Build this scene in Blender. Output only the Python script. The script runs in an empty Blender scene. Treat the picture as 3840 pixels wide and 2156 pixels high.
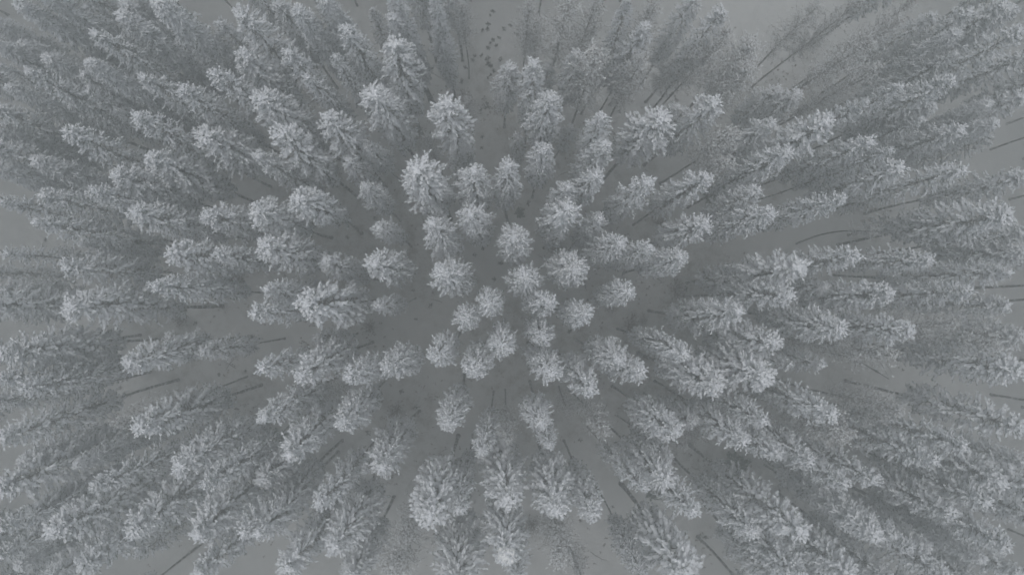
import bpy, math, random
import numpy as np
from mathutils import Vector

S = bpy.context.scene
R = math.radians

# ---------------------------------------------------------------- camera
cam_d = bpy.data.cameras.new("camera")
cam = bpy.data.objects.new("camera", cam_d)
S.collection.objects.link(cam)
CAM_H = 66.0
cam.location = (0, 0, CAM_H)
cam.rotation_euler = (math.atan(43 / 2386), -math.atan(38 / 2386), 0)
cam_d.sensor_width = 36.0
cam_d.lens = 36.0 * 2386 / 3840
cam_d.clip_start = 0.1
cam_d.clip_end = 2000
S.camera = cam

# ---------------------------------------------------------------- overcast sky, weak sun, exposure
SUN_EL, SUN_AZ = R(82), R(320)          # azimuth clockwise from +Y
w = bpy.data.worlds.new("World"); S.world = w; w.use_nodes = True
nt = w.node_tree; nt.nodes.clear()
sky = nt.nodes.new("ShaderNodeTexSky"); sky.sky_type = 'NISHITA'; sky.sun_disc = False
sky.sun_elevation = SUN_EL; sky.sun_rotation = SUN_AZ
sky.air_density = 1.0; sky.dust_density = 4.0; sky.ozone_density = 1.0
hs = nt.nodes.new("ShaderNodeHueSaturation"); hs.inputs['Saturation'].default_value = 0.38   # cloud cover greys the sky
bg = nt.nodes.new("ShaderNodeBackground"); bg.inputs['Strength'].default_value = 0.10
ow = nt.nodes.new("ShaderNodeOutputWorld")
nt.links.new(sky.outputs[0], hs.inputs['Color']); nt.links.new(hs.outputs[0], bg.inputs[0]); nt.links.new(bg.outputs[0], ow.inputs[0])
sd = bpy.data.lights.new("sun", 'SUN'); sd.energy = 0.7; sd.angle = R(70); sd.color = (1.0, 0.97, 0.93)
sun = bpy.data.objects.new("sun", sd); S.collection.objects.link(sun)
sun.rotation_euler = (R(90) - SUN_EL, 0, -SUN_AZ + math.pi)
sun.location = (-30, 50, 90)
S.view_settings.view_transform = 'Standard'; S.view_settings.look = 'None'
S.view_settings.exposure = 0.32; S.view_settings.gamma = 1.0; S.view_settings.use_curve_mapping = False
S.cycles.use_denoising = True
S.cycles.max_bounces = 5; S.cycles.diffuse_bounces = 3; S.cycles.volume_bounces = 3
S.cycles.use_adaptive_sampling = False

# ---------------------------------------------------------------- materials
def mat(name):
    m = bpy.data.materials.new(name); m.use_nodes = True
    n = m.node_tree; n.nodes.clear()
    o = n.nodes.new("ShaderNodeOutputMaterial"); b = n.nodes.new("ShaderNodeBsdfPrincipled")
    n.links.new(b.outputs[0], o.inputs[0]); b.inputs['Specular IOR Level'].default_value = 0.15
    b.inputs['Roughness'].default_value = 0.9
    return m, n, b
def node(n, t, **k):
    q = n.nodes.new(t)
    for a, v in k.items():
        if a in q.inputs: q.inputs[a].default_value = v
        else: setattr(q, a, v)
    return q
def mix(n, fac, a, b):
    q = n.nodes.new("ShaderNodeMix"); q.data_type = 'RGBA'
    for i, v in ((0, fac), (6, a), (7, b)):
        if isinstance(v, (int, float)): q.inputs[i].default_value = v
        elif isinstance(v, tuple): q.inputs[i].default_value = (*v, 1)
        else: n.links.new(v, q.inputs[i])
    return q.outputs[2]
def noise(n, scale, detail=3, coord='Object', rough=.55):
    tc = n.nodes.new("ShaderNodeTexCoord"); q = node(n, "ShaderNodeTexNoise", Scale=scale, Detail=detail, Roughness=rough)
    n.links.new(tc.outputs[coord], q.inputs['Vector']); return q.outputs['Fac']
def ramp(n, v, lo, hi, a=0.0, b=1.0):
    q = n.nodes.new("ShaderNodeMapRange"); q.interpolation_type = 'SMOOTHSTEP'
    q.inputs[1].default_value = lo; q.inputs[2].default_value = hi; q.inputs[3].default_value = a; q.inputs[4].default_value = b
    n.links.new(v, q.inputs[0]); return q.outputs[0]
def math_(n, op, a, b):
    q = n.nodes.new("ShaderNodeMath"); q.operation = op
    for i, v in ((0, a), (1, b)):
        if isinstance(v, (int, float)): q.inputs[i].default_value = v
        else: n.links.new(v, q.inputs[i])
    return q.outputs[0]

def frosted(name, needle, frost, bias):
    """needles or twigs under rime: white where snow can lie (upper sides, patches), needle colour below"""
    m, n, b = mat(name)
    g = n.nodes.new("ShaderNodeNewGeometry"); sx = n.nodes.new("ShaderNodeSeparateXYZ"); n.links.new(g.outputs['Normal'], sx.inputs[0])
    at = n.nodes.new("ShaderNodeAttribute"); at.attribute_name = "rime"
    f = math_(n, 'ADD', math_(n, 'MULTIPLY', sx.outputs[2], 0.32), math_(n, 'MULTIPLY', noise(n, 9.0, 3), 0.7))
    f = math_(n, 'ADD', f, math_(n, 'MULTIPLY', at.outputs['Fac'], 0.75))
    f = ramp(n, f, bias, bias + 0.42)
    oi = n.nodes.new("ShaderNodeObjectInfo")
    nd = mix(n, oi.outputs['Random'], needle, tuple(min(1, c * q) for c, q in zip(needle, (1.5, 1.25, 1.1))))
    fr = mix(n, noise(n, 2.2, 2), tuple(c * .9 for c in frost), frost)
    n.links.new(mix(n, f, nd, fr), b.inputs['Base Color'])
    return m
M_PINE = frosted("frosted_pine_needles", (.034, .062, .030), (.90, .92, .965), 0.10)
M_SPRUCE = frosted("frosted_spruce_needles", (.034, .058, .030), (.90, .92, .965), 0.08)
M_BIRCH = frosted("frosted_birch_twigs", (.085, .070, .060), (.90, .92, .94), 0.20)
M_HEATH = frosted("heath_leaves", (.030, .033, .024), (.6, .62, .64), 0.92)
M_JUNI = frosted("juniper_needles", (.050, .078, .045), (.7, .73, .74), 0.60)
M_BARE = frosted("bare_twigs", (.085, .058, .045), (.7, .7, .72), 0.42)
def bark(name, a, bcol, frost):
    m, n, b = mat(name)
    tc = n.nodes.new("ShaderNodeTexCoord"); mp = n.nodes.new("ShaderNodeMapping"); mp.inputs['Scale'].default_value = (7, 7, 1.3)
    q = node(n, "ShaderNodeTexNoise", Scale=1.6, Detail=5, Roughness=.65)
    n.links.new(tc.outputs['Object'], mp.inputs[0]); n.links.new(mp.outputs[0], q.inputs['Vector'])
    c = mix(n, ramp(n, q.outputs['Fac'], .35, .65), a, bcol)
    c = mix(n, ramp(n, noise(n, 3.0, 4), .44, .62, 0, frost), c, (.7, .72, .75))
    n.links.new(c, b.inputs['Base Color']); return m
M_BARK = bark("pine_bark", (.060, .045, .036), (.105, .080, .063), .75)
M_SBARK = bark("spruce_bark", (.055, .046, .040), (.090, .078, .068), .5)
M_BBARK = bark("birch_bark", (.36, .35, .34), (.10, .09, .085), .3)
M_DEAD = bark("dead_wood", (.060, .052, .046), (.10, .092, .085), .3)

M_CAP, n, b = mat("fresh_snow"); b.inputs['Base Color'].default_value = (.95, .96, .97, 1)
# snow over heath: white, thinner and browner where lingonberry and moss come through
M_SNOW, n, b = mat("snow_ground")
f1 = ramp(n, noise(n, .075, 4), .36, .60); f2 = ramp(n, noise(n, .9, 5, rough=.65), .42, .70); f3 = ramp(n, noise(n, 6.0, 3), .45, .7)
cov = math_(n, 'MULTIPLY', f1, math_(n, 'ADD', math_(n, 'MULTIPLY', f2, .7), math_(n, 'MULTIPLY', f3, .3)))
at = n.nodes.new('ShaderNodeAttribute'); at.attribute_name = 'openness_tone'; cov = math_(n, 'MULTIPLY', cov, math_(n, 'SUBTRACT', 1.1, math_(n, 'MULTIPLY', at.outputs['Fac'], .8)))
c = mix(n, cov, mix(n, at.outputs['Fac'], (.66, .66, .66), (.72, .72, .725)), (.31, .29, .26))  # open ground painted brighter than ground under crowns, besides the thinner snow there
n.links.new(c, b.inputs['Base Color'])
bp = node(n, "ShaderNodeBump", Strength=.4, Distance=.08); n.links.new(noise(n, 4.0, 4), bp.inputs['Height']); n.links.new(bp.outputs[0], b.inputs['Normal'])

# ---------------------------------------------------------------- mesh helpers
ICO_V = []; ph = (1 + 5 ** .5) / 2
for a_, b_ in ((-1, ph), (1, ph), (-1, -ph), (1, -ph)): ICO_V.append((a_, b_, 0))
for a_, b_ in ((-1, ph), (1, ph), (-1, -ph), (1, -ph)): ICO_V.append((0, a_, b_))
for a_, b_ in ((ph, -1), (ph, 1), (-ph, -1), (-ph, 1)): ICO_V.append((a_, 0, b_))
ICO_V = np.array(ICO_V) / math.sqrt(1 + ph * ph)
ICO_F = np.array([(0,11,5),(0,5,1),(0,1,7),(0,7,10),(0,10,11),(1,5,9),(5,11,4),(11,10,2),(10,7,6),(7,1,8),(3,9,4),(3,4,2),(3,2,6),(3,6,8),(3,8,9),(4,9,5),(2,4,11),(6,2,10),(8,6,7),(9,8,1)])

def frames(d):
    d = d / np.linalg.norm(d, axis=1, keepdims=True)
    up = np.where(np.abs(d[:, 2:3]) > .95, np.array([[1., 0, 0]]), np.array([[0, 0, 1.]]))
    u = np.cross(up, d); u /= np.linalg.norm(u, axis=1, keepdims=True)
    return d, u, np.cross(d, u)

def clump_mesh(name, P, D, L, W, rime, rng, material, spikes=5, spike_len=.13):
    """lumps of snowy needles: P centres, D long axes, L half length, W half width; thin needle tips stand out of each"""
    n = len(P); d, u, v = frames(D)
    V = ICO_V[None] * (1 + rng.uniform(-.24, .30, (n, 12, 1)))
    V = V[:, :, 2:3] * (d * L[:, None])[:, None] + V[:, :, 0:1] * (u * W[:, None])[:, None] + V[:, :, 1:2] * (v * W[:, None] * .8)[:, None] + P[:, None]
    F = (ICO_F[None] + (np.arange(n) * 12)[:, None, None]).reshape(-1, 3)
    at = np.repeat(rime, 12); V = V.reshape(-1, 3)
    if spikes:
        k = spikes; th = rng.uniform(0, 2 * math.pi, (n, k)); al = rng.uniform(-.3, 1.0, (n, k))
        rad = (np.cos(th)[..., None] * u[:, None] + np.sin(th)[..., None] * v[:, None])
        dirs = rad * .9 + d[:, None] * al[..., None]; dirs /= np.linalg.norm(dirs, axis=2, keepdims=True)
        base = P[:, None] + d[:, None] * (al * .7 * L[:, None])[..., None] + rad * (W * .75)[:, None, None]
        tip = base + dirs * (spike_len * rng.uniform(.6, 1.3, (n, k)))[..., None]
        side = np.cross(dirs, rng.normal(size=(n, k, 3))); side /= np.linalg.norm(side, axis=2, keepdims=True); side *= .022
        T = np.stack([base - side, base + side, tip], 2).reshape(-1, 3)
        F = np.vstack([F, np.arange(len(T)).reshape(-1, 3) + len(V)]); V = np.vstack([V, T]); at = np.concatenate([at, np.repeat(np.repeat(rime, k), 3)])
    me = bpy.data.meshes.new(name); me.vertices.add(len(V)); me.vertices.foreach_set("co", V.astype(np.float32).ravel())
    me.loops.add(F.size); me.loops.foreach_set("vertex_index", F.astype(np.int32).ravel())
    me.polygons.add(len(F)); me.polygons.foreach_set("loop_start", np.arange(0, F.size, 3, dtype=np.int32)); me.polygons.foreach_set("loop_total", np.full(len(F), 3, np.int32))
    me.polygons.foreach_set("use_smooth", np.ones(len(F), bool))
    a = me.attributes.new("rime", 'FLOAT', 'POINT'); a.data.foreach_set("value", at.astype(np.float32))
    me.update(calc_edges=True); me.materials.append(material); return me

class Tubes:
    def __init__(s): s.v = []; s.f = []
    def add(s, pts, rad, sides):
        pts = np.array(pts, float); o = len(s.v); n = len(pts)
        t = np.gradient(pts, axis=0); d, u, v = frames(t)
        for i in range(n):
            for k in range(sides):
                a = 2 * math.pi * k / sides
                s.v.append(tuple(pts[i] + rad[i] * (math.cos(a) * u[i] + math.sin(a) * v[i])))
        for i in range(n - 1):
            for k in range(sides):
                k2 = (k + 1) % sides; a, b_ = o + i * sides, o + (i + 1) * sides
                s.f.append((a + k, a + k2, b_ + k2, b_ + k))
    def mesh(s, name, material):
        me = bpy.data.meshes.new(name); me.from_pydata(s.v, [], s.f); me.polygons.foreach_set("use_smooth", np.ones(len(s.f), bool))
        me.update(); me.materials.append(material); return me

def build_tree(kind, seed):
    """one tree of the kind at its own natural size -> (trunk mesh, crown mesh, height, crown radius)"""
    rng = np.random.default_rng(seed)
    Ht, Rc, zb = {'p': (23., 1.10, .43), 'y': (14., 1.05, .30), 's': (22.5, 1.10, .36), 'b': (22., 1.25, .50)}[kind]
    zb *= rng.uniform(.85, 1.15); thick = rng.uniform(1.0, 1.35); sparse = rng.uniform(1.0, 1.5) * (1.25 if kind == 'y' else 1)
    bow = rng.normal(0, .12, 2); bow2 = rng.normal(0, .05, 2)
    def axis(z):
        t = z / Ht
        return np.array([bow[0] * math.sin(t * math.pi) + bow2[0] * math.sin(t * 2 * math.pi), bow[1] * math.sin(t * math.pi) + bow2[1] * math.sin(t * 2 * math.pi), z])
    r0 = {'p': .108, 'y': .09, 's': .15, 'b': .11}[kind]
    tb = Tubes(); zs = np.concatenate([[-.4, 0, .35], np.linspace(1.2, Ht - .1, 15)])
    tb.add([axis(z) for z in zs], [(r0 * (1.45 if z < .1 else 1.12 if z < .6 else 1)) * (1 - .93 * max(z, 0) / Ht) + .012 for z in zs], 8)
    P, D, L, W, A = [], [], [], [], []
    def clump(p, d, l, w_, extra=0.):
        P.append(p); D.append(d); L.append(l); W.append(w_); A.append(rng.uniform(-.32, .32) + extra)
    # lopsided crown: some sectors and some heights reach farther than others
    sec = rng.uniform(.80, 1.16, 7); lev = rng.uniform(.86, 1.12, 12)
    z = zb * Ht; az = rng.uniform(0, 6.28)
    step = {'p': .31, 'y': .31, 's': .36, 'b': .26}[kind]
    tree_el = rng.uniform(-14, 12)
    while z < Ht - .12:
        t = (z - zb * Ht) / (Ht * (1 - zb))
        if kind in 'py':
            prof = np.interp(t, [0, .10, .32, .56, .76, .88, .95, 1], [.66, .94, 1.06, 1.0, .82, .60, .40, .14]); nb = int(rng.integers(5, 8)); el = np.interp(t, [0, .4, .7, .88, 1], [-26, -10, 14, 42, 72]) + tree_el
        elif kind == 's':
            prof = np.interp(t, [0, .1, .4, .7, .9, 1], [.85, 1.05, 1.0, .76, .42, .10]); nb = int(rng.integers(6, 9)); el = np.interp(t, [0, .5, .85, 1], [-34, -20, 8, 60])
        else:
            prof = np.interp(t, [0, .2, .5, .8, 1], [.45, .85, 1.0, .72, .2]); nb = int(rng.integers(2, 5)); el = np.interp(t, [0, .7, 1], [38, 50, 70])
        for i in range(nb):
            if rng.random() < (.05 + (.12 if t < .12 else 0)): continue
            a = az + i * 2 * math.pi / nb + rng.normal(0, .22)
            sc = np.interp((a % 6.2832) / 6.2832 * 7, np.arange(8), np.append(sec, sec[0])); lv = np.interp(t * 11, np.arange(12), lev)
            ln = Rc * prof * sc * lv * rng.uniform(.78, 1.12)
            e = R(el + rng.normal(0, 9)); h = np.array([math.cos(a), math.sin(a), 0]); perp = np.array([-math.sin(a), math.cos(a), 0])
            if kind == 'b': ln *= 1.25
            root = axis(z + rng.uniform(-.12, .12)); pts = [root]; nseg = max(3, int(ln / .26)); dirs = []
            for q in range(nseg):
                s_ = (q + 1) / nseg
                if kind in 'py': ee = e + .18 - .62 * s_
                elif kind == 's': ee = e - .5 * s_
                else: ee = e + .12 * s_ - .55 * s_ * s_
                dd = h * math.cos(ee) + np.array([0, 0, math.sin(ee)]) + perp * rng.normal(0, .12); dirs.append(dd); pts.append(pts[-1] + dd * ln / nseg)
            tb.add(pts[::max(1, nseg // 3)] if nseg > 4 else pts, np.linspace(.030 if kind != 'b' else .024, .010, len(pts[::max(1, nseg // 3)] if nseg > 4 else pts)), 3)
            for q in range(nseg):
                s_ = (q + 1) / nseg; p = pts[q + 1]; dd = dirs[q]
                if kind in 'py':
                    if s_ < .42 and t < .85: continue
                    wd = (.050 + .036 * math.sin(min(1, s_) * 2.5)) * thick
                    clump(p + rng.normal(0, .02, 3), dd, rng.uniform(.14, .21), wd * rng.uniform(.85, 1.25))
                    if s_ > .45:
                        for sg in (-1, 1):
                            if rng.random() < .36:
                                tw = dd + perp * sg * rng.uniform(.25, .60) + np.array([0, 0, rng.uniform(-.2, .15)]); tl = rng.uniform(.14, .24)
                                clump(p + tw * tl, tw, rng.uniform(.10, .16), rng.uniform(.038, .056) * thick)
                elif kind == 's':
                    if s_ < .2: continue
                    clump(p, dd, rng.uniform(.15, .24), rng.uniform(.070, .105), .06)
                    for sg in (-1, 1):
                        if rng.random() < .75:
                            tw = dd * .8 + perp * sg * rng.uniform(.45, .9) + np.array([0, 0, -rng.uniform(.1, .5)]); tl = rng.uniform(.15, .32) * (1.2 - .5 * s_)
                            clump(p + tw * tl, tw, rng.uniform(.11, .20), rng.uniform(.045, .070))
                else:
                    for _ in range(3):
                        tw = dd * .7 + rng.normal(0, .55, 3); tl = rng.uniform(.10, .42)
                        if rng.random() < .85: clump(p + tw * tl, tw, rng.uniform(.05, .11), rng.uniform(.022, .042), .05)
                    if rng.random() < .35:
                        tw = dd * .7 + rng.normal(0, .5, 3); tb.add([p, p + tw * .25, p + tw * .5], [.010, .008, .005], 3)
        az += 2.4; z += step * sparse * rng.uniform(.75, 1.25) * (.75 if t > .85 else 1)
    top = axis(Ht - .1)
    for _ in range(7 if kind != 'b' else 3): clump(top + rng.normal(0, .10, 3), np.array([rng.normal(0, .3), rng.normal(0, .3), 1.]), rng.uniform(.12, .2), rng.uniform(.06, .09), .1)
    m = {'p': M_PINE, 'y': M_PINE, 's': M_SPRUCE, 'b': M_BIRCH}[kind]
    me = clump_mesh("crown", np.array(P), np.array(D), np.array(L), np.array(W), np.array(A), rng, m, spikes=4, spike_len=.10)
    return tb.mesh("trunk", {'p': M_BARK, 'y': M_BARK, 's': M_SBARK, 'b': M_BBARK}[kind]), me, Ht, Rc

def link(name, me, parent=None, loc=None):
    o = bpy.data.objects.new(name, me); S.collection.objects.link(o)
    if parent is not None: o.parent = parent
    if loc is not None: o.location = loc
    return o
def tag(o, label, cat, group=None, kind=None):
    o['label'] = label; o['category'] = cat
    if group: o['group'] = group
    if kind: o['kind'] = kind

# ---------------------------------------------------------------- tree positions (x, y, height, crown radius in metres, kind, class, label)
TREES = [
(-35.87, 15.37, 19.5, 0.97, 's', 'm', 'shorter fog-greyed drooping snow-laden spruce, top one percent across and fifteen percent down'),
(-36.01, 18.99, 18.2, 1.05, 's', 'm', 'shorter fog-greyed drooping snow-laden spruce, top two percent across and eight percent down'),
(-33.31, 17.61, 19.4, 0.97, 's', 'm', 'shorter fog-greyed drooping snow-laden spruce, top four percent across and ten percent down'),
(-27.75, 21.58, 19.4, 0.98, 's', 'm', 'shorter fog-greyed drooping snow-laden spruce, top twelve percent across and one percent down'),
(-33.71, 9.94, 19.8, 1.08, 's', 'm', 'shorter fog-greyed drooping snow-laden spruce, top three percent across and twenty-eight percent down'),
(-29.83, 16.28, 17.5, 0.89, 's', 'm', 'shorter fog-greyed drooping snow-laden spruce, top eleven percent across and fifteen percent down'),
(-37.6, 12.41, 18.6, 1.04, 's', 'm', 'spruce cut off by the left edge, ten percent across, twenty-nine down'),
(-36.66, 9.4, 19.5, 1.03, 's', 'm', 'spruce cut off by the left edge, eleven percent across, thirty-five down'),
(-22.28, 19.3, 19.4, 1.03, 's', 'm', 'shorter fog-greyed drooping snow-laden spruce, top nineteen percent across and six percent down'),
(-32.31, 15.38, 19.5, 0.97, 's', 'm', 'shorter fog-greyed drooping snow-laden spruce, top six percent across and fifteen percent down'),
(-32.9, 20.0, 22.8, 1.02, 's', 't', 'tall drooping snow-laden spruce, top two percent across and one percent down'),
(-31.6, 20.9, 23.1, 1.02, 's', 't', 'spruce cut off by the top edge, sixteen percent across, thirteen down'),
(-25.82, 19.2, 22.9, 1.13, 's', 't', 'tall drooping snow-laden spruce, top twelve percent across and three percent down'),
(-26.8, 17.36, 24.1, 1.05, 'p', 't', 'tall snow-laden pine, top nine percent across and six percent down'),
(-27.58, 15.8, 23.5, 0.96, 's', 't', 'tall drooping snow-laden spruce, top nine percent across and eleven percent down'),
(-22.7, 19.53, 24.1, 1.25, 's', 't', 'tall drooping snow-laden spruce, top fifteen percent across and zero percent down'),
(-24.18, 14.85, 23.1, 0.92, 'p', 't', 'tall snow-laden pine, top fourteen percent across and fourteen percent down'),
(-31.77, 15.26, 23.2, 0.87, 'p', 't', 'tall snow-laden pine, top three percent across and twelve percent down'),
(-36.13, 16.82, 19.9, 0.81, 'p', 'm', 'shorter fog-greyed slender snow-laden pine, top zero percent across and eleven percent down'),
(-20.91, 20.33, 19.1, 0.87, 'p', 'm', 'shorter fog-greyed snow-laden pine, top twenty-one percent across and four percent down'),
(-17.45, 19.02, 23.6, 1.26, 'p', 't', 'tall snow-laden pine, top twenty-three percent across and two percent down'),
(-17.78, 16.78, 22.3, 1.19, 'p', 't', 'tall snow-laden pine, top twenty-four percent across and nine percent down'),
(-19.05, 14.9, 24.1, 0.95, 'p', 't', 'tall snow-laden pine, top twenty-one percent across and thirteen percent down'),
(-21.37, 13.96, 23.4, 0.96, 'p', 't', 'tall snow-laden pine, top eighteen percent across and sixteen percent down'),
(-33.18, 14.92, 16.7, 0.79, 'p', 'm', 'shorter fog-greyed slender snow-laden pine, top seven percent across and eighteen percent down'),
(-28.98, 14.15, 18.0, 0.61, 'p', 'm', 'shorter fog-greyed slender snow-laden pine, top eleven percent across and nineteen percent down'),
(-24.03, 11.94, 24.0, 1.0, 'p', 't', 'tall snow-laden pine, top thirteen percent across and twenty percent down'),
(-28.96, 11.23, 23.5, 1.01, 'p', 't', 'tall snow-laden pine, top six percent across and twenty-three percent down'),
(-36.8, 13.76, 19.5, 1.08, 'p', 'm', 'pine cut off by the left edge, eleven percent across, twenty-seven down'),
(-36.66, 10.89, 19.9, 1.13, 'p', 'm', 'pine cut off by the left edge, eleven percent across, thirty-two down'),
(-20.67, 11.34, 21.8, 1.35, 'p', 't', 'tall broad snow-laden pine, top twenty percent across and twenty-three percent down'),
(-24.19, 9.78, 21.9, 1.2, 'p', 't', 'tall snow-laden pine, top fifteen percent across and twenty-seven percent down'),
(-26.25, 8.39, 22.3, 1.24, 'p', 't', 'tall snow-laden pine, top eleven percent across and thirty-one percent down'),
(-27.38, 7.22, 23.1, 0.92, 'p', 't', 'tall snow-laden pine, top nine percent across and thirty-three percent down'),
(-36.44, 18.33, 20.0, 1.07, 's', 'm', 'spruce cut off by the left edge, eleven percent across, eighteen down'),
(-30.27, 16.23, 19.9, 0.81, 'p', 'm', 'shorter fog-greyed slender snow-laden pine, top eight percent across and thirteen percent down'),
(-29.92, 15.07, 19.9, 0.81, 'p', 'm', 'shorter fog-greyed slender snow-laden pine, top nine percent across and sixteen percent down'),
(-38.47, 21.0, 17.8, 1.11, 's', 'm', 'spruce cut off by the left edge, nine percent across, fourteen down'),
(-27.13, 22.59, 18.7, 0.98, 's', 'm', 'spruce cut off by the top edge, twenty-one percent across, eleven down'),
(-27.36, 21.68, 11.6, 0.91, 'p', 'l', 'small dim snow-laden pine, top eighteen percent across and eight percent down'),
(-36.26, 15.71, 15.2, 0.81, 'p', 'l', 'small dim slender snow-laden pine, top four percent across and eighteen percent down'),
(-13.72, 19.33, 23.8, 1.06, 's', 't', 'tall drooping snow-laden spruce, top twenty-nine percent across and one percent down'),
(-12.15, 20.41, 23.3, 1.07, 's', 't', 'spruce cut off by the top edge, thirty-six percent across, fourteen down'),
(-14.38, 16.56, 23.4, 0.91, 'p', 't', 'tall snow-laden pine, top twenty-eight percent across and nine percent down'),
(-10.39, 18.01, 23.7, 0.96, 'p', 't', 'tall snow-laden pine, top thirty-four percent across and five percent down'),
(-11.18, 16.29, 23.4, 0.71, 'p', 't', 'tall slender snow-laden pine, top thirty-three percent across and ten percent down'),
(-13.16, 14.89, 23.2, 0.87, 'p', 't', 'tall snow-laden pine, top thirty percent across and fourteen percent down'),
(-7.36, 20.37, 23.5, 0.96, 's', 't', 'spruce cut off by the top edge, forty-one percent across, fourteen down'),
(-7.54, 19.64, 22.4, 1.08, 's', 't', 'tall drooping snow-laden spruce, top thirty-eight percent across and two percent down'),
(-7.27, 17.17, 23.4, 1.37, 'p', 't', 'tall broad snow-laden pine, top thirty-eight percent across and eight percent down'),
(-4.62, 20.51, 23.4, 0.76, 's', 't', 'spruce cut off by the top edge, forty-four percent across, fourteen down'),
(-4.74, 20.39, 18.5, 0.88, 'p', 'm', 'shorter fog-greyed snow-laden pine, top forty-three percent across and five percent down'),
(-8.79, 13.85, 23.0, 1.43, 'p', 't', 'tall broad snow-laden pine, top thirty-six percent across and sixteen percent down'),
(-3.73, 13.29, 22.9, 1.38, 'p', 't', 'tall broad snow-laden pine, top forty-four percent across and eighteen percent down'),
(-16.27, 13.5, 23.2, 1.43, 'p', 't', 'tall broad snow-laden pine, top twenty-five percent across and seventeen percent down'),
(-14.51, 10.92, 24.2, 1.3, 'p', 't', 'tall snow-laden pine, top twenty-seven percent across and twenty-three percent down'),
(-11.84, 12.29, 23.0, 1.23, 'p', 't', 'tall snow-laden pine, top thirty-two percent across and twenty percent down'),
(-17.13, 10.14, 21.3, 1.0, 'p', 't', 'tall snow-laden pine, top twenty-five percent across and twenty-seven percent down'),
(-10.29, 11.52, 17.7, 0.83, 'p', 'm', 'shorter fog-greyed slender snow-laden pine, top thirty-six percent across and twenty-six percent down'),
(-11.34, 10.31, 18.9, 0.93, 'p', 'm', 'shorter fog-greyed snow-laden pine, top thirty-four percent across and twenty-eight percent down'),
(-5.55, 8.71, 23.8, 1.66, 'p', 't', 'tall broad snow-laden pine, top forty-one percent across and twenty-nine percent down'),
(-2.98, 12.65, 13.1, 0.77, 'p', 'l', 'small dim slender snow-laden pine, top forty-six percent across and twenty-six percent down'),
(-3.98, 11.33, 14.9, 0.7, 'p', 'l', 'small dim slender snow-laden pine, top forty-four percent across and twenty-eight percent down'),
(-1.87, 8.69, 23.0, 1.38, 'p', 't', 'tall broad snow-laden pine, top forty-six percent across and thirty percent down'),
(0.53, 9.0, 23.4, 1.12, 'p', 't', 'tall snow-laden pine, top fifty percent across and twenty-nine percent down'),
(-9.97, 8.17, 19.6, 0.92, 'p', 'm', 'shorter fog-greyed snow-laden pine, top thirty-six percent across and thirty-three percent down'),
(0.6, 17.74, 17.7, 1.0, 'p', 'm', 'shorter fog-greyed snow-laden pine, top fifty percent across and twelve percent down'),
(1.37, 13.83, 12.1, 0.85, 'p', 'l', 'small dim slender snow-laden pine, top fifty-one percent across and twenty-four percent down'),
(-2.85, 16.65, 13.4, 0.77, 'b', 'l', 'small dim slender finely frosted birch, top forty-six percent across and seventeen percent down'),
(-10.29, 22.81, 15.8, 0.8, 'p', 'l', 'small dim slender snow-laden pine, top thirty-six percent across and two percent down'),
(-16.75, 22.01, 18.8, 0.98, 'p', 'm', 'shorter fog-greyed snow-laden pine, top twenty-seven percent across and zero percent down'),
(-3.15, 22.43, 17.7, 0.83, 'b', 'm', 'shorter fog-greyed slender finely frosted birch, top forty-five percent across and one percent down'),
(-6.22, 13.17, 14.5, 0.64, 'b', 'l', 'small dim slender finely frosted birch, top forty-two percent across and twenty-four percent down'),
(2.2, 16.17, 22.5, 1.03, 'p', 't', 'tall snow-laden pine, top fifty-two percent across and eleven percent down'),
(3.98, 19.7, 12.4, 0.72, 'p', 'l', 'small dim slender snow-laden pine, top fifty-four percent across and twelve percent down'),
(3.26, 13.27, 23.9, 1.21, 'p', 't', 'tall snow-laden pine, top fifty-four percent across and seventeen percent down'),
(4.69, 20.4, 23.0, 1.33, 'b', 't', 'tall broad finely frosted birch, top fifty-six percent across and zero percent down'),
(6.66, 20.82, 21.7, 1.04, 'b', 't', 'tall finely frosted birch, top fifty-eight percent across and zero percent down'),
(8.53, 20.23, 23.4, 0.81, 'p', 't', 'tall slender snow-laden pine, top sixty-one percent across and zero percent down'),
(10.4, 20.26, 22.6, 1.03, 'b', 't', 'tall finely frosted birch, top sixty-four percent across and one percent down'),
(9.74, 18.49, 23.2, 0.92, 'p', 't', 'tall snow-laden pine, top sixty-three percent across and five percent down'),
(14.62, 22.76, 18.4, 0.99, 'p', 'm', 'pine cut off by the top edge, sixty-four percent across, eleven down'),
(15.47, 20.24, 21.9, 0.94, 'p', 't', 'tall snow-laden pine, top seventy-one percent across and two percent down'),
(6.4, 16.85, 22.7, 1.38, 'b', 't', 'tall broad finely frosted birch, top fifty-eight percent across and nine percent down'),
(5.53, 18.21, 19.0, 0.98, 'p', 'm', 'shorter fog-greyed snow-laden pine, top fifty-six percent across and nine percent down'),
(9.82, 16.81, 22.2, 1.14, 'b', 't', 'tall finely frosted birch, top sixty-three percent across and ten percent down'),
(15.58, 18.49, 22.4, 0.98, 'b', 't', 'tall finely frosted birch, top seventy-one percent across and six percent down'),
(17.79, 18.15, 21.1, 1.37, 'b', 't', 'tall broad finely frosted birch, top seventy-three percent across and eight percent down'),
(17.69, 16.57, 20.8, 1.27, 'b', 't', 'tall finely frosted birch, top seventy-three percent across and twelve percent down'),
(6.7, 12.14, 23.8, 1.01, 'p', 't', 'tall snow-laden pine, top fifty-nine percent across and twenty percent down'),
(6.95, 10.42, 23.3, 1.02, 'p', 't', 'tall snow-laden pine, top fifty-nine percent across and twenty-five percent down'),
(2.83, 10.26, 22.8, 1.03, 'p', 't', 'tall snow-laden pine, top fifty-three percent across and twenty-six percent down'),
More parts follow.
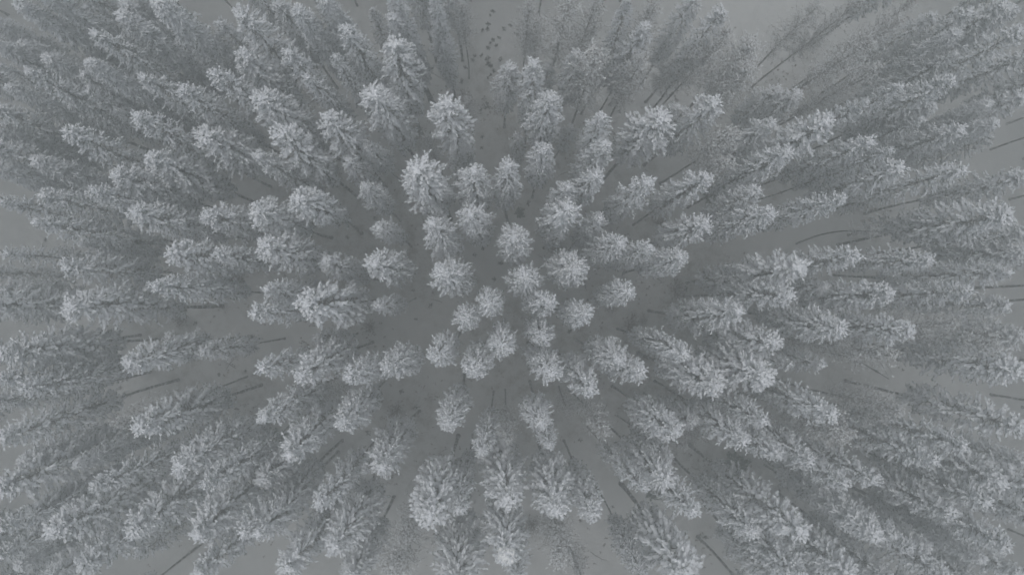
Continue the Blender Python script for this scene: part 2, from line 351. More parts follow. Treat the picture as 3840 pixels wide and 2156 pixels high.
(11.03, 12.5, 22.6, 1.59, 'p', 't', 'tall broad snow-laden pine, top sixty-five percent across and twenty percent down'),
(13.41, 14.68, 17.9, 0.78, 'p', 'm', 'shorter fog-greyed slender snow-laden pine, top sixty-six percent across and nineteen percent down'),
(15.07, 13.98, 21.5, 1.2, 'p', 't', 'tall snow-laden pine, top seventy percent across and eighteen percent down'),
(16.55, 11.9, 20.6, 1.27, 'b', 't', 'tall finely frosted birch, top seventy-one percent across and twenty-three percent down'),
(16.41, 9.97, 20.4, 1.22, 'b', 't', 'tall finely frosted birch, top seventy-one percent across and twenty-eight percent down'),
(14.02, 8.21, 22.9, 1.07, 'p', 't', 'tall snow-laden pine, top sixty-nine percent across and thirty-one percent down'),
(6.34, 8.22, 23.7, 1.16, 'p', 't', 'tall snow-laden pine, top fifty-eight percent across and thirty-one percent down'),
(9.73, 7.86, 23.7, 1.16, 'p', 't', 'tall snow-laden pine, top sixty-three percent across and thirty-two percent down'),
(4.4, 7.45, 23.8, 0.96, 'p', 't', 'tall snow-laden pine, top fifty-five percent across and thirty-three percent down'),
(6.0, 14.88, 10.9, 0.8, 'p', 'l', 'small dim slender snow-laden pine, top fifty-six percent across and twenty-two percent down'),
(18.18, 7.67, 21.2, 1.0, 'p', 'm', 'shorter fog-greyed snow-laden pine, top seventy-four percent across and thirty-three percent down'),
(19.4, 12.68, 20.7, 0.9, 'p', 'm', 'shorter fog-greyed snow-laden pine, top seventy-five percent across and twenty-one percent down'),
(15.08, 20.53, 10.9, 1.23, 'b', 'l', 'small dim finely frosted birch, top sixty-six percent across and eleven percent down'),
(3.11, 23.15, 13.5, 1.18, 'b', 'l', 'small dim finely frosted birch, top fifty-three percent across and four percent down'),
(22.4, 11.0, 12.0, 0.91, 'p', 'l', 'small dim snow-laden pine, top seventy-five percent across and thirty percent down'),
(2.09, 22.05, 18.6, 0.93, 'b', 'm', 'shorter fog-greyed finely frosted birch, top fifty-two percent across and one percent down'),
(37.23, 14.91, 18.2, 1.05, 's', 'm', 'shorter fog-greyed drooping snow-laden spruce, top ninety-seven percent across and eighteen percent down'),
(32.09, 14.27, 19.6, 0.97, 's', 'm', 'shorter fog-greyed drooping snow-laden spruce, top ninety-one percent across and nineteen percent down'),
(36.8, 13.11, 19.4, 1.03, 's', 'm', 'shorter fog-greyed drooping snow-laden spruce, top ninety-seven percent across and twenty-one percent down'),
(38.87, 21.96, 18.9, 1.04, 's', 'm', 'shorter fog-greyed drooping snow-laden spruce, top ninety-nine percent across and one percent down'),
(33.74, 19.74, 19.9, 0.97, 's', 'm', 'shorter fog-greyed drooping snow-laden spruce, top ninety-four percent across and five percent down'),
(23.78, 22.03, 19.0, 1.09, 'b', 'm', 'shorter fog-greyed finely frosted birch, top eighty percent across and one percent down'),
(25.73, 21.4, 21.0, 0.95, 'b', 't', 'tall finely frosted birch, top eighty-four percent across and zero percent down'),
(27.78, 19.35, 22.1, 0.98, 'b', 't', 'tall finely frosted birch, top eighty-eight percent across and four percent down'),
(24.94, 17.33, 23.5, 1.06, 'b', 't', 'tall finely frosted birch, top eighty-five percent across and eight percent down'),
(26.84, 16.65, 21.1, 1.21, 'b', 't', 'tall finely frosted birch, top eighty-six percent across and twelve percent down'),
(25.94, 16.01, 18.5, 0.77, 'b', 'm', 'shorter fog-greyed slender finely frosted birch, top eighty-two percent across and fifteen percent down'),
(28.83, 20.87, 22.2, 0.83, 'b', 't', 'tall slender finely frosted birch, top eighty-nine percent across and zero percent down'),
(34.92, 21.38, 19.5, 0.97, 'p', 'm', 'shorter fog-greyed snow-laden pine, top ninety-five percent across and two percent down'),
(37.76, 22.04, 19.4, 1.03, 'p', 'm', 'shorter fog-greyed snow-laden pine, top ninety-eight percent across and one percent down'),
(35.34, 18.27, 23.6, 1.06, 'p', 't', 'tall snow-laden pine, top ninety-nine percent across and five percent down'),
(34.16, 18.46, 19.0, 0.93, 'p', 'm', 'shorter fog-greyed snow-laden pine, top ninety-three percent across and nine percent down'),
(39.5, 18.2, 19.0, 1.04, 'p', 'm', 'pine cut off by the right edge, eighty-nine percent across, nineteen down'),
(30.66, 14.91, 23.3, 0.91, 'p', 't', 'tall snow-laden pine, top ninety-three percent across and fourteen percent down'),
(27.3, 14.58, 23.1, 0.76, 'p', 't', 'tall slender snow-laden pine, top eighty-eight percent across and fifteen percent down'),
(24.36, 13.18, 23.9, 0.75, 'p', 't', 'tall slender snow-laden pine, top eighty-four percent across and eighteen percent down'),
(22.08, 12.0, 23.5, 1.32, 'p', 't', 'tall broad snow-laden pine, top eighty-one percent across and twenty-one percent down'),
(22.57, 15.59, 18.2, 0.94, 'p', 'm', 'shorter fog-greyed snow-laden pine, top seventy-eight percent across and sixteen percent down'),
(21.78, 16.41, 16.6, 0.96, 'p', 'm', 'shorter fog-greyed snow-laden pine, top seventy-six percent across and sixteen percent down'),
(28.98, 14.95, 18.7, 0.66, 'p', 'm', 'shorter fog-greyed slender snow-laden pine, top eighty-six percent across and eighteen percent down'),
(25.4, 10.84, 22.7, 0.98, 'p', 't', 'tall snow-laden pine, top eighty-five percent across and twenty-five percent down'),
(19.45, 10.0, 23.3, 1.02, 'p', 't', 'tall snow-laden pine, top seventy-seven percent across and twenty-six percent down'),
(31.18, 13.36, 19.5, 0.76, 'p', 'm', 'shorter fog-greyed slender snow-laden pine, top ninety percent across and twenty-one percent down'),
(26.12, 9.99, 23.9, 0.65, 'p', 't', 'tall slender snow-laden pine, top eighty-seven percent across and twenty-six percent down'),
(33.95, 12.53, 19.7, 1.02, 'p', 'm', 'shorter fog-greyed snow-laden pine, top ninety-four percent across and twenty-three percent down'),
(30.96, 8.61, 23.9, 1.0, 'p', 't', 'tall snow-laden pine, top ninety-four percent across and thirty percent down'),
(27.28, 8.97, 23.1, 1.12, 'p', 't', 'tall snow-laden pine, top eighty-eight percent across and twenty-nine percent down'),
(39.18, 15.28, 19.1, 1.14, 'p', 'm', 'shorter fog-greyed snow-laden pine, top ninety-nine percent across and seventeen percent down'),
(38.6, 9.07, 19.8, 1.02, 'p', 'm', 'pine cut off by the right edge, eighty-eight percent across, thirty-five down'),
(33.3, 21.74, 17.9, 0.94, 'p', 'm', 'shorter fog-greyed snow-laden pine, top ninety-one percent across and three percent down'),
(39.52, 21.78, 14.7, 1.11, 'p', 'l', 'small dim snow-laden pine, top ninety-six percent across and six percent down'),
(40.26, 13.42, 14.3, 1.05, 'p', 'l', 'small dim snow-laden pine, top ninety-seven percent across and twenty-four percent down'),
(-33.22, 6.46, 23.3, 0.86, 'p', 't', 'tall snow-laden pine, top zero percent across and thirty-five percent down'),
(-30.76, 5.06, 23.7, 0.96, 'p', 't', 'tall snow-laden pine, top three percent across and thirty-nine percent down'),
(-24.54, 5.77, 23.2, 1.22, 'p', 't', 'tall snow-laden pine, top thirteen percent across and thirty-seven percent down'),
(-20.49, 5.79, 21.8, 1.04, 'p', 't', 'tall snow-laden pine, top twenty percent across and thirty-seven percent down'),
(-21.96, 3.1, 23.6, 1.21, 'p', 't', 'tall snow-laden pine, top seventeen percent across and forty-four percent down'),
(-19.49, 3.11, 22.2, 0.93, 'p', 't', 'tall snow-laden pine, top twenty-one percent across and forty-four percent down'),
(-31.16, 4.2, 18.2, 0.83, 'p', 'm', 'shorter fog-greyed slender snow-laden pine, top eight percent across and forty-two percent down'),
(-29.96, 2.18, 21.9, 1.14, 'p', 't', 'tall snow-laden pine, top six percent across and forty-six percent down'),
(-34.04, 3.12, 21.9, 0.78, 'p', 't', 'tall slender snow-laden pine, top one percent across and forty-four percent down'),
(-38.29, 0.65, 17.4, 1.01, 'p', 'm', 'pine cut off by the left edge, nine percent across, fifty-one down'),
(-37.87, -0.78, 17.7, 1.0, 'p', 'm', 'pine cut off by the left edge, ten percent across, fifty-three down'),
(-28.67, -0.6, 23.4, 1.32, 'p', 't', 'tall broad snow-laden pine, top seven percent across and fifty-four percent down'),
(-22.57, 0.83, 24.3, 0.95, 'p', 't', 'tall snow-laden pine, top fifteen percent across and fifty percent down'),
(-33.46, -3.71, 22.8, 1.23, 'p', 't', 'tall snow-laden pine, top zero percent across and sixty-two percent down'),
(-24.96, -4.33, 23.1, 1.32, 'p', 't', 'tall broad snow-laden pine, top twelve percent across and sixty-three percent down'),
(-22.46, -3.9, 17.9, 0.89, 'p', 'm', 'shorter fog-greyed snow-laden pine, top twenty percent across and sixty-one percent down'),
(-33.45, -5.41, 23.1, 0.87, 'p', 't', 'pine cut off by the left edge, thirteen percent across, sixty-two down'),
(-32.3, -6.01, 22.7, 0.98, 'p', 't', 'tall snow-laden pine, top two percent across and sixty-eight percent down'),
(-30.77, 6.96, 23.1, 0.97, 'p', 't', 'tall snow-laden pine, top four percent across and thirty-four percent down'),
(-21.59, 7.32, 13.6, 0.83, 'p', 'l', 'small dim slender snow-laden pine, top twenty-three percent across and thirty-six percent down'),
(-41.4, 2.25, 13.7, 0.94, 'p', 'l', 'pine cut off by the left edge, seven percent across, forty-eight down'),
(-16.8, 5.92, 22.2, 1.24, 'p', 't', 'tall snow-laden pine, top twenty-five percent across and thirty-seven percent down'),
(-13.56, 6.67, 23.5, 1.32, 'p', 't', 'tall broad snow-laden pine, top twenty-nine percent across and thirty-five percent down'),
(-16.09, 3.55, 22.6, 1.34, 'p', 't', 'tall broad snow-laden pine, top twenty-six percent across and forty-three percent down'),
(-12.9, 2.73, 19.3, 1.03, 'p', 'm', 'shorter fog-greyed snow-laden pine, top thirty-two percent across and forty-six percent down'),
(-8.81, 2.56, 22.3, 1.4, 'p', 't', 'tall broad snow-laden pine, top thirty-six percent across and forty-six percent down'),
(-9.1, 5.23, 18.9, 0.98, 'p', 'm', 'shorter fog-greyed snow-laden pine, top thirty-seven percent across and forty percent down'),
(-4.69, 5.12, 23.3, 1.32, 'p', 't', 'tall broad snow-laden pine, top forty-two percent across and thirty-nine percent down'),
(-2.05, 5.42, 24.8, 1.19, 'p', 't', 'tall snow-laden pine, top forty-six percent across and thirty-seven percent down'),
(0.81, 4.07, 23.3, 1.37, 'p', 't', 'tall broad snow-laden pine, top fifty percent across and forty-one percent down'),
(-15.9, 0.68, 22.7, 1.03, 'p', 't', 'tall snow-laden pine, top twenty-six percent across and fifty percent down'),
(-12.62, -0.23, 24.8, 1.48, 'p', 't', 'tall broad snow-laden pine, top thirty percent across and fifty-three percent down'),
(-16.4, -0.87, 23.7, 1.01, 'p', 't', 'tall snow-laden pine, top twenty-five percent across and fifty-four percent down'),
(-9.02, -0.46, 19.5, 0.92, 'p', 'm', 'shorter fog-greyed snow-laden pine, top thirty-seven percent across and fifty-three percent down'),
(-3.93, 1.65, 24.0, 1.3, 'p', 't', 'tall broad snow-laden pine, top forty-three percent across and forty-eight percent down'),
(-0.85, -0.41, 24.7, 1.04, 'p', 't', 'tall snow-laden pine, top forty-eight percent across and fifty-three percent down'),
(-2.4, -1.32, 24.0, 1.1, 'p', 't', 'tall snow-laden pine, top forty-five percent across and fifty-five percent down'),
(-14.82, -3.14, 14.6, 0.93, 'p', 'l', 'small dim snow-laden pine, top thirty-one percent across and fifty-nine percent down'),
(-16.24, -4.67, 22.7, 1.08, 'p', 't', 'tall snow-laden pine, top twenty-six percent across and sixty-four percent down'),
(-13.49, -5.16, 23.2, 1.17, 'p', 't', 'tall snow-laden pine, top twenty-nine percent across and sixty-five percent down'),
(-9.99, -4.96, 24.2, 1.1, 'p', 't', 'tall snow-laden pine, top thirty-four percent across and sixty-five percent down'),
(-7.79, -4.66, 22.9, 1.13, 'p', 't', 'tall snow-laden pine, top thirty-eight percent across and sixty-four percent down'),
(-4.31, -3.82, 24.1, 1.15, 'p', 't', 'tall snow-laden pine, top forty-three percent across and sixty-two percent down'),
(-1.91, -4.75, 23.8, 1.11, 'p', 't', 'tall snow-laden pine, top forty-six percent across and sixty-four percent down'),
(0.08, -3.1, 24.3, 1.2, 'p', 't', 'tall snow-laden pine, top forty-nine percent across and sixty percent down'),
(4.38, 5.89, 24.8, 1.24, 'p', 't', 'tall snow-laden pine, top fifty-six percent across and thirty-six percent down'),
(4.39, 5.2, 19.0, 0.87, 'p', 'm', 'shorter fog-greyed snow-laden pine, top fifty-five percent across and forty percent down'),
(7.04, 5.85, 20.2, 0.96, 'p', 'm', 'shorter fog-greyed snow-laden pine, top fifty-nine percent across and thirty-eight percent down'),
(14.15, 5.15, 22.1, 1.19, 'p', 't', 'tall snow-laden pine, top sixty-nine percent across and thirty-nine percent down'),
(8.12, 3.84, 22.9, 1.18, 'p', 't', 'tall snow-laden pine, top sixty-one percent across and forty-two percent down'),
(10.02, 3.45, 23.1, 0.97, 'p', 't', 'tall snow-laden pine, top sixty-three percent across and forty-three percent down'),
(12.41, 2.91, 22.2, 1.09, 'p', 't', 'tall snow-laden pine, top sixty-seven percent across and forty-five percent down'),
(18.14, 5.82, 23.5, 1.06, 'p', 't', 'tall snow-laden pine, top seventy-five percent across and thirty-seven percent down'),
(20.07, 2.2, 23.3, 1.52, 'p', 't', 'tall broad snow-laden pine, top seventy-eight percent across and forty-six percent down'),
(19.21, 0.21, 23.7, 1.01, 'p', 't', 'tall snow-laden pine, top seventy-seven percent across and fifty-one percent down'),
(5.02, 1.89, 22.7, 1.39, 'p', 't', 'tall broad snow-laden pine, top fifty-six percent across and forty-seven percent down'),
(1.55, 1.4, 23.4, 1.27, 'p', 't', 'tall snow-laden pine, top fifty-one percent across and forty-eight percent down'),
(3.05, -0.23, 24.7, 0.99, 'p', 't', 'tall snow-laden pine, top fifty-four percent across and fifty-three percent down'),
(5.43, -0.93, 25.2, 1.03, 'p', 't', 'tall snow-laden pine, top fifty-seven percent across and fifty-five percent down'),
(2.78, -2.53, 23.3, 1.02, 'p', 't', 'tall snow-laden pine, top fifty-three percent across and fifty-nine percent down'),
(8.54, 0.49, 23.0, 1.17, 'p', 't', 'tall snow-laden pine, top sixty-one percent across and fifty-one percent down'),
(15.8, -0.79, 23.7, 1.26, 'p', 't', 'tall snow-laden pine, top seventy-two percent across and fifty-four percent down'),
(7.94, -4.1, 23.2, 1.22, 'p', 't', 'tall snow-laden pine, top sixty-one percent across and sixty-three percent down'),
(9.23, -4.88, 23.6, 1.01, 'p', 't', 'tall snow-laden pine, top sixty-three percent across and sixty-five percent down'),
(12.22, -3.7, 23.7, 1.06, 'p', 't', 'tall snow-laden pine, top sixty-seven percent across and sixty-two percent down'),
(18.62, -3.02, 23.1, 1.22, 'p', 't', 'tall snow-laden pine, top seventy-six percent across and sixty percent down'),
(17.7, -5.18, 23.5, 1.57, 'p', 't', 'tall broad snow-laden pine, top seventy-five percent across and sixty-five percent down'),
(14.31, -5.88, 23.7, 1.51, 'p', 't', 'tall broad snow-laden pine, top seventy percent across and sixty-seven percent down'),
(3.28, -4.77, 24.5, 1.14, 'p', 't', 'tall snow-laden pine, top fifty-four percent across and sixty-five percent down'),
(5.93, -6.13, 23.1, 1.07, 'p', 't', 'tall snow-laden pine, top fifty-eight percent across and sixty-eight percent down'),
(8.03, 4.55, 12.3, 0.9, 'b', 'l', 'small dim finely frosted birch, top fifty-eight percent across and forty-three percent down'),
(19.28, 1.56, 15.7, 1.15, 'p', 'l', 'small dim snow-laden pine, top seventy-three percent across and forty-nine percent down'),
(22.83, 6.71, 23.8, 0.91, 'p', 't', 'tall snow-laden pine, top eighty-two percent across and thirty-five percent down'),
(34.65, 5.73, 23.1, 1.32, 'p', 't', 'tall broad snow-laden pine, top ninety-eight percent across and thirty-seven percent down'),
(39.46, 4.97, 18.8, 1.04, 'p', 'm', 'pine cut off by the right edge, eighty-nine percent across, forty-three down'),
(24.35, 2.93, 22.8, 1.02, 'p', 't', 'tall snow-laden pine, top eighty-four percent across and forty-five percent down'),
(29.76, 2.69, 22.3, 0.98, 'p', 't', 'tall snow-laden pine, top ninety-one percent across and forty-five percent down'),
(38.99, 3.5, 19.2, 1.14, 'p', 'm', 'pine cut off by the right edge, eighty-nine percent across, forty-six down'),
(34.91, 1.82, 22.8, 0.97, 'p', 't', 'tall snow-laden pine, top ninety-nine percent across and forty-seven percent down'),
(24.57, 0.87, 18.1, 0.88, 'p', 'm', 'shorter fog-greyed snow-laden pine, top eighty-one percent across and fifty percent down'),
(26.12, 0.4, 23.4, 1.06, 'p', 't', 'tall snow-laden pine, top eighty-seven percent across and fifty-one percent down'),
(31.88, 0.5, 23.1, 0.92, 'p', 't', 'tall snow-laden pine, top ninety-five percent across and fifty-one percent down'),
(37.94, -0.58, 18.9, 1.04, 'p', 'm', 'shorter fog-greyed snow-laden pine, top ninety-eight percent across and fifty-three percent down'),
(27.33, -2.06, 23.9, 1.06, 'p', 't', 'tall snow-laden pine, top eighty-nine percent across and fifty-seven percent down'),
(31.15, -1.66, 22.6, 0.98, 'b', 't', 'tall finely frosted birch, top ninety-three percent across and fifty-six percent down'),
(22.76, -1.98, 23.7, 1.26, 'p', 't', 'tall snow-laden pine, top eighty-two percent across and fifty-seven percent down'),
(27.16, -3.97, 21.9, 1.35, 'b', 't', 'tall broad finely frosted birch, top eighty-seven percent across and sixty-two percent down'),
(34.35, -3.11, 22.0, 1.19, 'b', 't', 'tall finely frosted birch, top ninety-seven percent across and sixty percent down'),
(40.46, -2.93, 17.2, 1.12, 'p', 'm', 'shorter fog-greyed snow-laden pine, top ninety-nine percent across and fifty-nine percent down'),
(35.03, -4.86, 23.4, 1.27, 'p', 't', 'tall snow-laden pine, top ninety-nine percent across and sixty-four percent down'),
(24.13, -4.89, 18.5, 0.88, 'p', 'm', 'shorter fog-greyed snow-laden pine, top eighty percent across and sixty-three percent down'),
(21.67, -4.99, 18.4, 0.77, 'p', 'm', 'shorter fog-greyed slender snow-laden pine, top seventy-seven percent across and sixty-four percent down'),
(26.02, -3.51, 17.7, 0.83, 'b', 'm', 'shorter fog-greyed slender finely frosted birch, top eighty-two percent across and sixty percent down'),
(34.7, -0.5, 16.0, 0.74, 'p', 'l', 'small dim slender snow-laden pine, top ninety-two percent across and fifty-three percent down'),
(36.25, 6.78, 12.5, 1.02, 'p', 'l', 'small dim snow-laden pine, top ninety-one percent across and thirty-eight percent down'),
(-34.84, -11.82, 19.2, 1.03, 's', 'm', 'shorter fog-greyed drooping snow-laden spruce, top two percent across and eighty percent down'),
(-36.56, -20.11, 17.1, 1.07, 's', 'm', 'shorter fog-greyed drooping snow-laden spruce, top two percent across and ninety-eight percent down'),
(-30.57, -11.93, 19.6, 0.92, 's', 'm', 'shorter fog-greyed drooping snow-laden spruce, top seven percent across and eighty-one percent down'),
(-33.77, -15.34, 19.2, 1.03, 's', 'm', 'shorter fog-greyed drooping snow-laden spruce, top three percent across and eighty-nine percent down'),
(-32.95, -9.12, 23.5, 1.27, 'p', 't', 'tall snow-laden pine, top zero percent across and seventy-six percent down'),
(-24.4, -8.72, 22.9, 1.23, 'p', 't', 'tall snow-laden pine, top thirteen percent across and seventy-five percent down'),
(-26.48, -8.58, 21.7, 0.94, 'b', 't', 'tall finely frosted birch, top eleven percent across and seventy-four percent down'),
(-21.45, -11.2, 23.2, 1.37, 'p', 't', 'tall broad snow-laden pine, top seventeen percent across and eighty-one percent down'),
(-33.78, -12.67, 22.6, 1.34, 'p', 't', 'pine cut off by the left edge, thirteen percent across, seventy-six down'),
(-33.18, -15.18, 23.2, 0.97, 'p', 't', 'pine cut off by the left edge, fourteen percent across, eighty-one down'),
(-29.28, -15.15, 23.8, 1.26, 'p', 't', 'tall snow-laden pine, top five percent across and ninety-three percent down'),
(-26.7, -12.3, 23.7, 0.91, 'p', 't', 'tall snow-laden pine, top nine percent across and eighty-five percent down'),
(-23.87, -14.96, 24.2, 1.15, 'p', 't', 'tall snow-laden pine, top thirteen percent across and ninety-two percent down'),
(-19.79, -15.43, 24.0, 1.41, 'p', 't', 'tall broad snow-laden pine, top nineteen percent across and ninety-three percent down'),
(-19.21, -11.97, 24.3, 1.0, 'p', 't', 'tall snow-laden pine, top twenty percent across and eighty-four percent down'),
(-17.13, -15.5, 23.3, 1.12, 'p', 't', 'tall snow-laden pine, top twenty-four percent across and ninety-three percent down'),
(-27.38, -17.44, 23.9, 1.11, 'p', 't', 'tall snow-laden pine, top eight percent across and ninety-nine percent down'),
(-32.65, -20.01, 19.1, 1.09, 'p', 'm', 'pine cut off by the bottom edge, fifteen percent across, eighty-nine down'),
(-20.43, -18.42, 22.9, 1.12, 'p', 't', 'pine cut off by the bottom edge, twenty-seven percent across, eighty-seven down'),
(-35.96, -18.4, 19.6, 0.92, 'p', 'm', 'pine cut off by the left edge, eleven percent across, eighty-six down'),
(-28.3, -19.84, 15.9, 0.97, 'p', 'l', 'small dim snow-laden pine, top thirteen percent across and ninety-seven percent down'),
(-24.64, -11.4, 16.0, 0.91, 'p', 'l', 'small dim snow-laden pine, top eighteen percent across and seventy-eight percent down'),
(-36.01, -7.33, 20.1, 0.91, 'p', 'm', 'pine cut off by the left edge, eleven percent across, sixty-six down'),
(-15.96, -7.85, 23.3, 1.12, 'p', 't', 'tall snow-laden pine, top twenty-six percent across and seventy-three percent down'),
(-13.84, -10.23, 24.0, 1.31, 'p', 't', 'tall broad snow-laden pine, top twenty-eight percent across and seventy-nine percent down'),
(-10.77, -8.42, 22.8, 1.18, 'p', 't', 'tall snow-laden pine, top thirty-three percent across and seventy-four percent down'),
(-12.08, -13.48, 23.5, 0.96, 'p', 't', 'tall snow-laden pine, top thirty-one percent across and eighty-eight percent down'),
(-16.04, -15.42, 23.6, 1.21, 'p', 't', 'tall snow-laden pine, top twenty-five percent across and ninety-three percent down'),
(-8.13, -11.54, 22.1, 1.35, 'p', 't', 'tall broad snow-laden pine, top thirty-seven percent across and eighty-one percent down'),
(-9.94, -12.45, 19.8, 0.54, 'p', 'm', 'shorter fog-greyed slender snow-laden pine, top thirty-six percent across and eighty-two percent down'),
(-3.6, -8.42, 22.9, 1.12, 'p', 't', 'tall snow-laden pine, top forty-four percent across and seventy-four percent down'),
(-1.38, -10.19, 23.2, 0.92, 'p', 't', 'tall snow-laden pine, top forty-seven percent across and seventy-eight percent down'),
(0.36, -9.7, 22.2, 0.88, 'b', 't', 'tall finely frosted birch, top fifty percent across and seventy-seven percent down'),
(-4.66, -13.83, 24.7, 1.59, 'p', 't', 'tall broad snow-laden pine, top forty-two percent across and eighty-nine percent down'),
(-2.82, -13.99, 23.5, 0.86, 'p', 't', 'tall snow-laden pine, top forty-five percent across and eighty-nine percent down'),
(0.36, -13.71, 23.0, 1.43, 'p', 't', 'tall broad snow-laden pine, top fifty percent across and eighty-eight percent down'),
(0.35, -16.9, 23.9, 1.26, 'p', 't', 'pine with the brightest white snow cap, at the middle of the bottom edge'),
(-6.84, -16.42, 22.0, 0.99, 'b', 't', 'tall finely frosted birch, top thirty-nine percent across and ninety-four percent down'),
(-11.34, -16.69, 22.9, 1.43, 'p', 't', 'tall broad snow-laden pine, top thirty-two percent across and ninety-five percent down'),
(-14.62, -18.16, 22.6, 1.29, 'p', 't', 'tall snow-laden pine, top twenty-eight percent across and ninety-nine percent down'),
(-7.65, -19.02, 21.5, 1.36, 'b', 't', 'tall broad finely frosted birch, top thirty-eight percent across and ninety-nine percent down'),
(-3.29, -20.06, 20.5, 1.81, 'p', 'm', 'pine cut off by the bottom edge, forty-six percent across, eighty-nine down'),
(1.09, -18.77, 22.9, 1.12, 'p', 't', 'pine cut off by the bottom edge, fifty percent across, eighty-seven down'),
(-10.97, -20.2, 19.0, 1.31, 'p', 'm', 'pine cut off by the bottom edge, thirty-eight percent across, eighty-nine down'),
(-17.4, -13.1, 19.4, 1.14, 'p', 'm', 'shorter fog-greyed snow-laden pine, top twenty-six percent across and eighty-three percent down'),
(-4.43, -17.41, 14.1, 0.94, 'b', 'l', 'small dim finely frosted birch, top forty-four percent across and eighty-nine percent down'),
(-14.11, -7.92, 12.6, 0.9, 'b', 'l', 'small dim finely frosted birch, top thirty-two percent across and sixty-nine percent down'),
(7.06, -9.13, 22.3, 1.03, 'b', 't', 'tall finely frosted birch, top fifty-nine percent across and seventy-five percent down'),
(2.66, -8.33, 23.0, 1.22, 'p', 't', 'tall snow-laden pine, top fifty-three percent across and seventy-four percent down'),
(3.16, -9.73, 23.7, 0.81, 'p', 't', 'tall slender snow-laden pine, top fifty-four percent across and seventy-eight percent down'),
(11.37, -8.62, 24.4, 1.2, 'p', 't', 'tall snow-laden pine, top sixty-six percent across and seventy-five percent down'),
(14.49, -9.18, 18.3, 0.88, 'p', 'm', 'shorter fog-greyed snow-laden pine, top sixty-eight percent across and seventy-three percent down'),
(16.07, -9.43, 23.9, 1.16, 'p', 't', 'tall snow-laden pine, top seventy-three percent across and seventy-seven percent down'),
(17.73, -8.3, 23.2, 1.07, 'p', 't', 'tall snow-laden pine, top seventy-five percent across and seventy-three percent down'),
(18.79, -10.64, 22.8, 0.97, 'p', 't', 'tall snow-laden pine, top seventy-six percent across and seventy-nine percent down'),
(11.09, -12.31, 23.0, 1.23, 'p', 't', 'tall snow-laden pine, top sixty-five percent across and eighty-four percent down'),
(9.52, -12.61, 23.6, 0.76, 'p', 't', 'tall slender snow-laden pine, top sixty-three percent across and eighty-five percent down'),
(12.24, -11.71, 19.2, 0.87, 'p', 'm', 'shorter fog-greyed snow-laden pine, top sixty-five percent across and eighty percent down'),
(12.8, -14.17, 23.7, 1.16, 'p', 't', 'tall snow-laden pine, top sixty-eight percent across and eighty-nine percent down'),
(13.56, -10.95, 19.0, 0.6, 'b', 'm', 'shorter fog-greyed slender finely frosted birch, top sixty-seven percent across and seventy-eight percent down'),
(3.67, -14.02, 23.5, 1.47, 'p', 't', 'tall broad snow-laden pine, top fifty-four percent across and eighty-nine percent down'),
(6.17, -14.53, 22.9, 1.07, 'p', 't', 'tall snow-laden pine, top fifty-eight percent across and eighty-nine percent down'),
(3.93, -17.65, 22.6, 1.29, 'b', 't', 'tall finely frosted birch, top fifty-five percent across and ninety-seven percent down'),
(12.48, -18.58, 22.9, 1.69, 'p', 't', 'tall broad snow-laden pine, top sixty-seven percent across and ninety-nine percent down'),
(10.05, -19.49, 20.9, 0.79, 'p', 'm', 'pine cut off by the bottom edge, sixty percent across, eighty-eight down'),
(17.38, -16.17, 22.0, 1.09, 'p', 't', 'tall snow-laden pine, top seventy-four percent across and ninety-three percent down'),
(19.87, -15.47, 24.0, 1.36, 'p', 't', 'tall broad snow-laden pine, top seventy-eight percent across and ninety-three percent down'),
(20.04, -20.45, 19.1, 1.31, 'p', 'm', 'pine cut off by the bottom edge, seventy percent across, ninety down'),
(5.78, -20.26, 18.9, 0.82, 'b', 'm', 'shorter fog-greyed slender finely frosted birch, top fifty-seven percent across and ninety-nine percent down'),
(5.61, -9.37, 13.0, 0.89, 'b', 'l', 'small dim finely frosted birch, top fifty-six percent across and seventy-two percent down'),
(17.14, -11.58, 11.8, 0.97, 'b', 'l', 'small dim finely frosted birch, top sixty-nine percent across and seventy-six percent down'),
(35.16, -19.03, 19.7, 1.08, 's', 'm', 'shorter fog-greyed drooping snow-laden spruce, top ninety-six percent across and ninety-seven percent down'),
(31.48, -18.41, 19.2, 1.03, 's', 'm', 'shorter fog-greyed drooping snow-laden spruce, top ninety-one percent across and ninety-five percent down'),
(39.29, -16.29, 18.1, 1.1, 's', 'm', 'shorter fog-greyed drooping snow-laden spruce, top ninety-nine percent across and eighty-nine percent down'),
(35.58, -17.2, 19.8, 1.02, 's', 'm', 'shorter fog-greyed drooping snow-laden spruce, top ninety-seven percent across and ninety-three percent down'),
(22.01, -7.75, 24.0, 1.15, 'p', 't', 'tall snow-laden pine, top eighty-one percent across and seventy-two percent down'),
(24.2, -9.52, 21.6, 1.25, 'b', 't', 'tall finely frosted birch, top eighty-three percent across and seventy-six percent down'),
(28.26, -7.95, 20.9, 1.11, 'b', 't', 'tall finely frosted birch, top eighty-eight percent across and seventy-one percent down'),
(21.01, -11.11, 22.8, 1.02, 'p', 't', 'tall snow-laden pine, top seventy-nine percent across and eighty percent down'),
(25.63, -12.46, 22.5, 0.98, 'p', 't', 'tall snow-laden pine, top eighty-five percent across and eighty-four percent down'),
(29.23, -10.86, 23.6, 1.01, 'p', 't', 'tall snow-laden pine, top ninety-two percent across and eighty percent down'),
(30.72, -9.84, 24.1, 0.95, 'p', 't', 'tall snow-laden pine, top ninety-four percent across and seventy-eight percent down'),
(35.52, -8.81, 23.0, 1.28, 'p', 't', 'tall snow-laden pine, top ninety-nine percent across and seventy-four percent down'),
(34.42, -12.65, 22.5, 1.18, 'p', 't', 'tall snow-laden pine, top ninety-eight percent across and eighty-four percent down'),
(25.58, -16.14, 22.8, 1.33, 's', 't', 'tall broad drooping snow-laden spruce, top eighty-six percent across and ninety-three percent down'),
